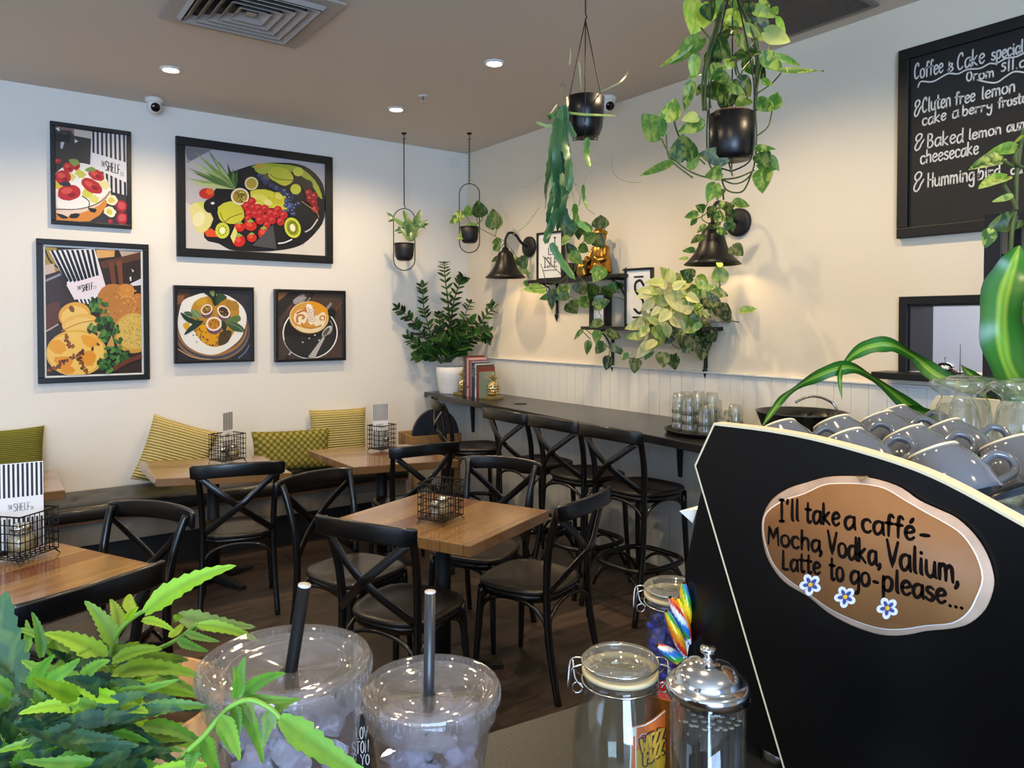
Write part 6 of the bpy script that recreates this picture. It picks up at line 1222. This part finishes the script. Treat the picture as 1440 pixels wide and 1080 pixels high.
b.add([kk(p, .0008) for p in ((45, 505), (140, 475), (145, 590), (65, 625))], [(0, 1, 2, 3)], 1, False); b.add([kk(p, .001) for p in ((55, 505), (92, 498), (98, 600), (70, 615))], [(0, 1, 2, 3)], 2, False)
for rx, ry, m_, l in ((66, 52, 1, .001), (54, 40, 3, .0012)): b.add([kk((272+rx*math.cos(a), 605-12*math.cos(a)+ry*math.sin(a)), l) for a in [i*.5236 for i in range(12)]], [tuple(range(12))], m_, False)
b.build('printed_bands', [pY, pW, pB, pR], t); b = MB()
for tx, a, c, h in (('WIZZ', (235, 850), (580, 660), 190), ('FIZZ', (285, 1030), (560, 850), 190)):
    tx = tx.replace('F', 'J'); st0 = rnd.getstate()
    write(b, tx, a, c, h, lambda x, y: kk((x, y), .0013), .0038, nn_, 0, 0); write(b, tx, a, c, h, lambda x, y: kk((x, y), .0017), .0020, nn_, 0, 1)
b.build('lettering', [pB, M('packet_gold', '#d9a21e', .4)], t)
t = thing('sweet_packet', 'second orange sweet packet leaning at the back inside the front jar', 'packet', tuple(at_d(928, 1010, dk+.055))); b = MB(); p = [_r*a+V((0, 0, c)) for a, c in ((-.022, -.09), (.02, -.09), (.024, .02), (-.018, .03))]; b.hexa(p, [q+_v*.004 for q in p]); b.build('packet', M('packet_back', '#c07020', .45, var=.4, vscale=40), t)
J2 = (.974, .861); clip_jar(J2[0], J2[1], YAW-math.pi/2, 'clip-top jar of blue sweets half hidden behind the coffee machine', .053, .20, .047)
b = MB()
for k in range(210):
    a, r_ = rnd.uniform(0, 6.28), .042*rnd.random()**.5; b.ball((r_*math.cos(a), r_*math.sin(a), .018+.125*rnd.random()), .008, 6, sc=(1, 1.3, .8), col=jc(rnd.choice(['#2038d0', '#2f55f0', '#1a2aa0']), .2))
o = b.build('blue_sweets', M('sweet_blue', '#ffffff', .3, attr=True)); o.location = (J2[0], J2[1], SZ); tag(o, 'mass of blue sweets filling the rear clip-top jar', 'sweets', kind='stuff')
# lollipops in a small red tub
LP = V((.888, .788, SZ)); t = thing('lollipop_tub', 'small red tub holding swirled lollipops by the machine', 'tub', tuple(LP)); MB().lathe([(0, .002), (.019, 0), (.024, .075), (.0225, .075), (.018, .005), (0, .005)], 24).build('tub', M('tub_red', '#a3202a', .35), t)
RB = ['#d8281e', '#f08a1a', '#f2d21e', '#3aa03a', '#2a7ad0', '#f2f2ee']
for i, (px, py, dx, dy, L_, lab) in enumerate(((950, 890, -.42, -1, .075, 'long swirled lollipop with blue tip leaning left'), (947, 922, -1, -.62, .06, 'lowest swirled lollipop, red and yellow, leaning far left'), (955, 868, -.45, -1, .07, 'swirled lollipop with orange-red top behind the blue tipped one'), (961, 872, -.25, -1, .075, 'green and yellow swirled lollipop beside the machine edge'), (964, 850, -.1, -1, .07, 'tallest swirled lollipop, mostly red, at the machine edge'))):
    c = at_d(px, py, 1.155+.008*i); d = (_r*dx-V((0, 0, dy))).normalized(); t = thing('lollipop', lab, 'lollipop', tuple(c), 0, 'swirled lollipops in the red tub'); q = d.to_track_quat('Z', 'Y').to_matrix(); b = MB(); n, m = 20, 22; vs, cs = [], []
    for j in range(m+1):
        z = -L_/2+L_*j/m; r_ = .0150*max(.02, math.sin(math.pi*min(1, (j/m)*.90+.06)))**.55
        for k in range(n):
            a = 2*math.pi*k/n; vs.append(q @ V((r_*math.cos(a)*1.15, r_*math.sin(a)*.6, z))); cs.append(hexc(RB[int((a/(2*math.pi)*6+j*.16+i*1.7)) % 6])+(0,))
    b.add(vs, [(j*n+k, j*n+(k+1) % n, (j+1)*n+(k+1) % n, (j+1)*n+k) for j in range(m) for k in range(n)], 0, True, cs); b.build('candy', M('candy', '#ffffff', .12, attr=True, coat=.8), t)
    root = V((LP.x+.005*(i-2), LP.y+.003*(i-2), SZ+.012))-c; MB().tube([-d*L_*.48, root], .0018, 6).build('stick', whitem, t)
# ------------------------------------------------------------------ chrome straw dispenser
DX, DY = .70, .566; t = thing('straw_dispenser', 'glass straw dispenser with domed chrome lid in front of the machine', 'dispenser', (DX, DY, SZ))
MB().lathe([(0, .004), (.044, .003), (.044, .218), (.0415, .218), (.0415, .012), (0, .012)], 36).build('glass_cylinder', jarm, t); MB().lathe([(0, 0), (.047, 0), (.047, .012), (.044, .02), (0, .02)], 36).build('base', chrome, t)
MB().lathe([(.0445, .212), (.0485, .212), (.0490, .222), (.0465, .226), (.0445, .227), (.0405, .227), (.0395, .231), (.0365, .238), (.029, .2445), (.016, .249), (.006, .250), (.0042, .256), (.0042, .259), (.0085, .261), (.0095, .264), (.0085, .267), (0, .268)], 44).build('lid', chrome, t)
strawb = M('straw_black', '#060607', .55, spec=.2); strawe = M('straw_end_lit', '#b5b2ac', .6)  # pale tip colour stands for light catching the open straw ends
def straw_mesh(p0, p1, r=.0032):
    b = MB(); b.tube([p0, p1], r, 12); d = (V(p1)-V(p0)).normalized(); b.tube([V(p1), V(p1)+d*.0008], r*1.02, 12, mi=1); return b
s0_ = None
for i, (px, py) in enumerate(((964, 1015), (979, 1021), (997, 1022), (1008, 1026), (1013, 1023), (1019, 1026), (1029, 1024), (1040, 1021), (1042, 1014), (970, 1033), (1000, 1010), (986, 1008), (1015, 1008), (1030, 1010), (975, 1005), (990, 1030), (1003, 1034), (1020, 1033), (1008, 1000), (1022, 1002), (992, 1001), (968, 1024), (1035, 1028), (982, 1034), (1012, 1014), (990, 1015), (1002, 1018), (1024, 1016), (976, 1014))):
    zt = 1.187-.012*(py > 1030); p = at_z(px, py, zt); v_ = V((p.x-DX, p.y-DY)); v_ = v_*min(1, .036/max(v_.length, 1e-5))
    t0 = V((DX+v_.x, DY+v_.y, zt)); lab = 'black straw standing inside the glass straw dispenser'
    if s0_ is None: s0_ = straw_mesh((0, 0, -.165), (0, 0, 0)).build('straw', [strawb, strawe]); o = s0_; tag(o, lab, 'straw', 'straws inside the dispenser')
    else: o = s0_.copy(); COL.objects.link(o)
    o.location = t0
# ------------------------------------------------------------------ display riser with iced drinks and fern
RZ = 1.283; rc = _v*.44-_r*.14; t = thing('display_riser', 'low timber display riser under the plastic cups and fern', 'riser', (rc.x, rc.y, SZ), YAW-math.pi/2); MB().box((0, 0, (RZ-SZ)/2), (.56, .28, RZ-SZ)).build('box', plank_mat('riser_wood', ['#3a2c22', '#44342a'], .12, None, .6), t, bevel=.004)
cupg = thin_glass('cup_plastic', '#fbfbfc', .04, .01, .45, '#e9e4ea'); lidp = thin_glass('lid_plastic', '#f8f7f7', .05, .05, .5, '#e6e0da'); icem = thin_glass('ice', '#fbfaff', .02, .20, .9, '#f6f3ff')
def iced_cup(x, y, h, label, tag_):
    t = thing('plastic_cup', label, 'cup', (x, y, RZ), 0, 'clear plastic cups with lids'); R1, R0 = .0455, .031
    pr = [(0, .004), (R0*.9, .004), (R0, 0), (R0+.002, .004)]+[(R0+(R1-R0)*k/8, h*k/8*.96) for k in range(1, 9)]+[(R1+.002, h*.97), (R1-.0008, h*.965), (R0, .006), (0, .006)]
    MB().lathe(pr, 48).build('cup', cupg, t); z = h
    lp = [(.0465, z-.020), (.0470, z-.010), (.0490, z-.009), (.0495, z-.002), (.0485, z+.002), (.0455, z+.0035), (.042, z+.001), (.040, z-.004), (.0365, z-.0045), (.0345, z-.002), (.031, z-.002), (.029, z-.005), (.004, z-.005), (.0035, z-.0055), (.029, z-.0062), (.040, z-.0055), (.0440, z-.001), (.0480, z-.004), (.0455, z-.020)]
    MB().lathe(lp, 60, closed=True).build('lid', lidp, t); b = MB()
    for k in range(72):
        a = 2*math.pi*k/72; c_, s_ = math.cos(a), math.sin(a); b.tube([(.0497*c_, .0497*s_, z-.008), (.0497*c_, .0497*s_, z-.001)], .0004, 4)
    b.build('lid_ribs', lidp, [c for c in t.children if c.name.split('.')[0] == 'lid'][0]); b = MB(); r2 = random.Random(3)
    for k in range(int(620*h)+15):
        zz = .012+(h*.86-.012)*r2.random(); rm = (R0+(R1-R0)*zz/h)-.010; a, rr = r2.uniform(0, 6.28), rm*r2.random()**.5; s_ = r2.uniform(.0045, .009)
        Q = Matrix.Rotation(r2.uniform(0, 6.28), 3, 'X') @ Matrix.Rotation(r2.uniform(0, 6.28), 3, 'Y') @ Matrix.Rotation(r2.uniform(0, 6.28), 3, 'Z'); c = V((rr*math.cos(a), rr*math.sin(a), zz))
        P = [c+Q @ V((i*s_*r2.uniform(.6, 1), j*s_*r2.uniform(.6, 1), k_*s_*r2.uniform(.5, 1))) for k_ in (-1, 1) for i, j in ((-1, -1), (1, -1), (1, 1), (-1, 1))]
        b.hexa(P[:4], P[4:])
    o = b.build('ice_chunks', icem); o.location = (x, y, RZ); tag(o, 'crushed clear ice filling the %s plastic cup' % tag_, 'ice', kind='stuff')
C1 = at_d(402, 930, .435); C2 = at_d(606, 966, .53)
iced_cup(C1.x, C1.y, C1.z-RZ, 'larger clear plastic iced cup with flat lid, left beside the fern', 'larger left'); iced_cup(C2.x, C2.y, C2.z-RZ, 'smaller clear plastic iced cup standing right of the larger one', 'smaller right')
for (pt, pm, dd, cup, lab) in (((428, 824), (409, 945), .435, C1, 'black straw poking out of the larger iced cup'), ((605, 833), (603, 965), .53, C2, 'dark grey straw poking out of the smaller iced cup')):
    a = at_d(*pt, dd-.004); c = at_d(*pm, dd); d = (c-a).normalized(); L_ = (a.z-RZ-.03)/-d.z; o = straw_mesh(tuple(d*L_), (0, 0, 0), .0040 if dd > .5 else .0037).build('straw', [M('straw_grey', '#2a2b2d', .35) if dd > .5 else strawb, strawe]); o.location = a; tag(o, lab, 'straw')
fC = lambda x, y: (490+x/9, 960+y/9); dc = .588; o_ = at_d(508, 1040, dc); cc_ = lambda x, y, l=0: at_d(*fC(x, y), dc-l)-o_
t = thing('black_card', 'small black card with white capitals standing between the plastic cups', 'card', tuple(o_)); zb_ = RZ+.0005-o_.z
q = [cc_(125, 290), cc_(205, 290), cc_(300, 880), cc_(30, 880)]; q = q[:2]+[V((p.x, p.y, zb_)) for p in q[2:]]; MB().hexa(q, [p+_v*.003 for p in q]).build('card', M('card_black', '#0c0c10', .5), t)
b = MB()
for tx, a, c, h in (('LOV', (95, 712), (245, 700), 150), ('STON', (45, 905), (258, 870), 150), ('E YO', (60, 1040), (270, 1030), 130)): write(b, tx, a, c, h, lambda x, y: cc_(x, y, .0006), .00035, nn_)
b.build('lettering', M('card_white', '#e9e4dc', .6), t); b = MB(); b.add([cc_(x, y, .0005) for x, y in ((125, 300), (200, 300), (205, 385), (112, 405))], [(0, 1, 2, 3)], 0, False); b.build('beige_label', M('card_beige', '#c9ab92', .7), t)
# --- artificial fern in a pale timber bowl
fpc = at_d(165, 985, .50); fp = V((fpc.x, fpc.y, RZ)); t = thing('potted_fern', 'bright green serrated fern in a pale wooden bowl, nearest the camera', 'plant', tuple(fp)); hb = fpc.z-RZ
MB().lathe([(0, .002), (.045, 0), (.060, hb*.4), (.068, hb), (.064, hb), (.058, hb*.6), (0, hb*.55)], 40).build('bowl', plank_mat('bowl_wood', ['#c89a68', '#b98a58'], .02, None, .5, 0, .3, 0, .05), t)
MB().lathe([(0, hb*.8), (.06, hb*.78), (.058, hb*.7), (0, hb*.7)], 24).build('soil', soilm, [c for c in t.children if c.name.split('.')[0] in ('pot', 'bowl')][0])
ferm = leaf_mat('fern_leaf', '#a9cf3a', 90, .5, .3); b, st = MB(), MB()
fF = lambda x, y: (x/3.6, 780+y/3.6); fG = lambda x, y: (260+x/4.911, 860+y/4.911)
def sleaf(B, T, w, col, bend=.12, tooth=9, tilt=0.0):
    ax = T-B; L_ = ax.length; d = ax/L_; view = (EYEV-B).normalized(); n = (view+V((rnd.uniform(-.35, .35), rnd.uniform(-.35, .35), rnd.uniform(.0, .6)))); n = (n-d*n.dot(d)).normalized(); sd = d.cross(n); vs, cs = [], []; N = tooth*2; c = jc(col, .14); sgn = rnd.choice([-1, 1])
    for i in range(N+1):
        u = i/N; ww = w/2*(min(1, .3+u*3.2))*(1-u)**.62*(1.0 if i % 2 else .80)+.0002; mid = B+d*(L_*u)+sd*(bend*sgn*L_*u*(1-u)*1.5)-V((0, 0, .10*L_*u*u))
        for k, sh in ((-1, 1.0), (-.5, 1.05), (0, .72), (.5, .95), (1, .9)): vs.append(mid+sd*k*ww+n*(abs(k)*ww*.28)-d*(0.0 if i % 2 else .25*ww*abs(k))); cs.append((c[0]*sh, c[1]*sh, c[2]*sh, .12))
    b.add(vs, [(i*5+j, i*5+j+1, i*5+j+6, i*5+j+5) for i in range(N) for j in range(4)], 0, True, cs)
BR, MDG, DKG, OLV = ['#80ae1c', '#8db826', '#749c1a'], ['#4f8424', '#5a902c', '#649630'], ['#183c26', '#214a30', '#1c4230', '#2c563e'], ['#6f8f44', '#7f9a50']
def fern(spec, f, dep, cols, th=.02):
    for q in nums(spec):
        d0 = dep+rnd.uniform(-th, th); sleaf(at_d(*f(q[0], q[1]), d0), at_d(*f(q[2], q[3]), d0+rnd.uniform(-.02, .02)), q[4]*1.5/(3.6 if f is fF else 4.911)*d0/FPX, rnd.choice(cols))
fern('550,560,222,352,95 555,645,188,520,80 580,455,428,205,75 600,375,558,205,60 662,300,658,182,62 735,290,1195,3,95 720,330,885,372,40 575,490,930,488,70 575,600,1022,570,85 565,705,1005,678,80 570,795,988,740,85 580,870,982,828,75 640,330,700,250,40 570,540,820,450,60 560,650,250,650,80 560,730,210,700,80 555,760,240,800,90 560,850,800,900,90 570,920,860,1010,90 560,960,300,900,90 560,900,260,1000,90 560,1000,640,1120,80 540,700,380,600,60', fF, .475, BR)
fern('690,880,945,1002,95 600,960,820,1090,90 480,900,250,820,80', fF, .47, BR+MDG)
fern('1000,355,1326,418,50 940,395,1112,422,34 900,430,1055,472,40 905,330,880,300,40 860,420,930,330,40', fF, .50, BR+MDG); fern('905,310,1292,325,80', fF, .53, OLV)
fern('100,770,28,120,190 60,900,-60,500,150', fF, .44, ['#35603c', '#3f6a40', '#2f5638'], .01); fern('210,520,160,265,46 130,500,132,310,36 290,520,270,410,60 300,620,330,500,60', fF, .52, MDG)
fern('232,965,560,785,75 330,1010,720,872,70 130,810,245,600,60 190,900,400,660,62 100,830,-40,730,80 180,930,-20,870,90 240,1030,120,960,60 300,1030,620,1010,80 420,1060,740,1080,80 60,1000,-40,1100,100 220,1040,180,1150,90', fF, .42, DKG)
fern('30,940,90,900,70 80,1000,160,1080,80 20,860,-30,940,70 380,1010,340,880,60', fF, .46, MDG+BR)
fern('345,600,335,330,55 370,590,415,285,75 400,590,695,372,85 440,600,800,575,55 330,650,375,830,70 370,640,540,1010,95 420,640,470,780,60 580,690,540,920,75 590,690,620,800,50 620,690,790,580,60 250,730,380,1000,90 130,870,240,1080,100 230,760,330,960,60', fG, .36, MDG+OLV, .01)
fern('660,740,1330,1110,165', fG, .335, MDG, .004); fern('60,960,20,1100,90 130,900,60,1000,60', fG, .37, MDG)
for k in range(110):
    sd_ = rnd.choice([-1, 1]); px, py = 150+rnd.uniform(-70, 60), rnd.uniform(920, 1120); l = rnd.uniform(60, 115); a = rnd.uniform(-.35, .55); dq = rnd.uniform(.47, .54) if py < 975 else rnd.uniform(.37, .43)
    sleaf(at_d(px, py, dq), at_d(px+sd_*math.cos(a)*l, py-math.sin(a)*l, dq+rnd.uniform(-.03, .02)), rnd.uniform(.008, .012), rnd.choice(BR+MDG+DKG+(DKG if py > 1000 else BR)))
for k in range(40):
    px, py = rnd.uniform(-20, 120), rnd.uniform(960, 1120); a = rnd.uniform(.1, 2.6); l = rnd.uniform(60, 110); sleaf(at_d(px, py, .40), at_d(px+math.cos(a)*l, py-math.sin(a)*l*.7, .40+rnd.uniform(-.03, .02)), rnd.uniform(.008, .012), rnd.choice(DKG+MDG))
def rach(spec, f, dep, r=.0016):
    for path in spec.split('|'): st.tube(smooth_path([at_d(*f(x, y), dep) for x, y in nums(path)], 5), r, 6)
rach('550,1100 555,900 552,640 565,480 610,380 700,300 800,262', fF, .48, .0016); rach('560,600 700,520 880,440 1000,350|600,1000 860,600', fF, .505); rach('100,1000 100,760|250,1050 200,600', fF, .47); rach('320,1060 170,900 100,800|420,1090 240,970|330,1010 270,960', fF, .425)
rach('20,960 130,860 230,740 340,640 460,610 590,670 660,740', fG, .36, .0013); rach('30,950 -80,1060 -300,1200', fG, .38, .0013)
local(b, fp).build('leaflets', ferm, t); local(st, fp).build('stalks', M('fern_stalk', '#6f9a34', .5), t)
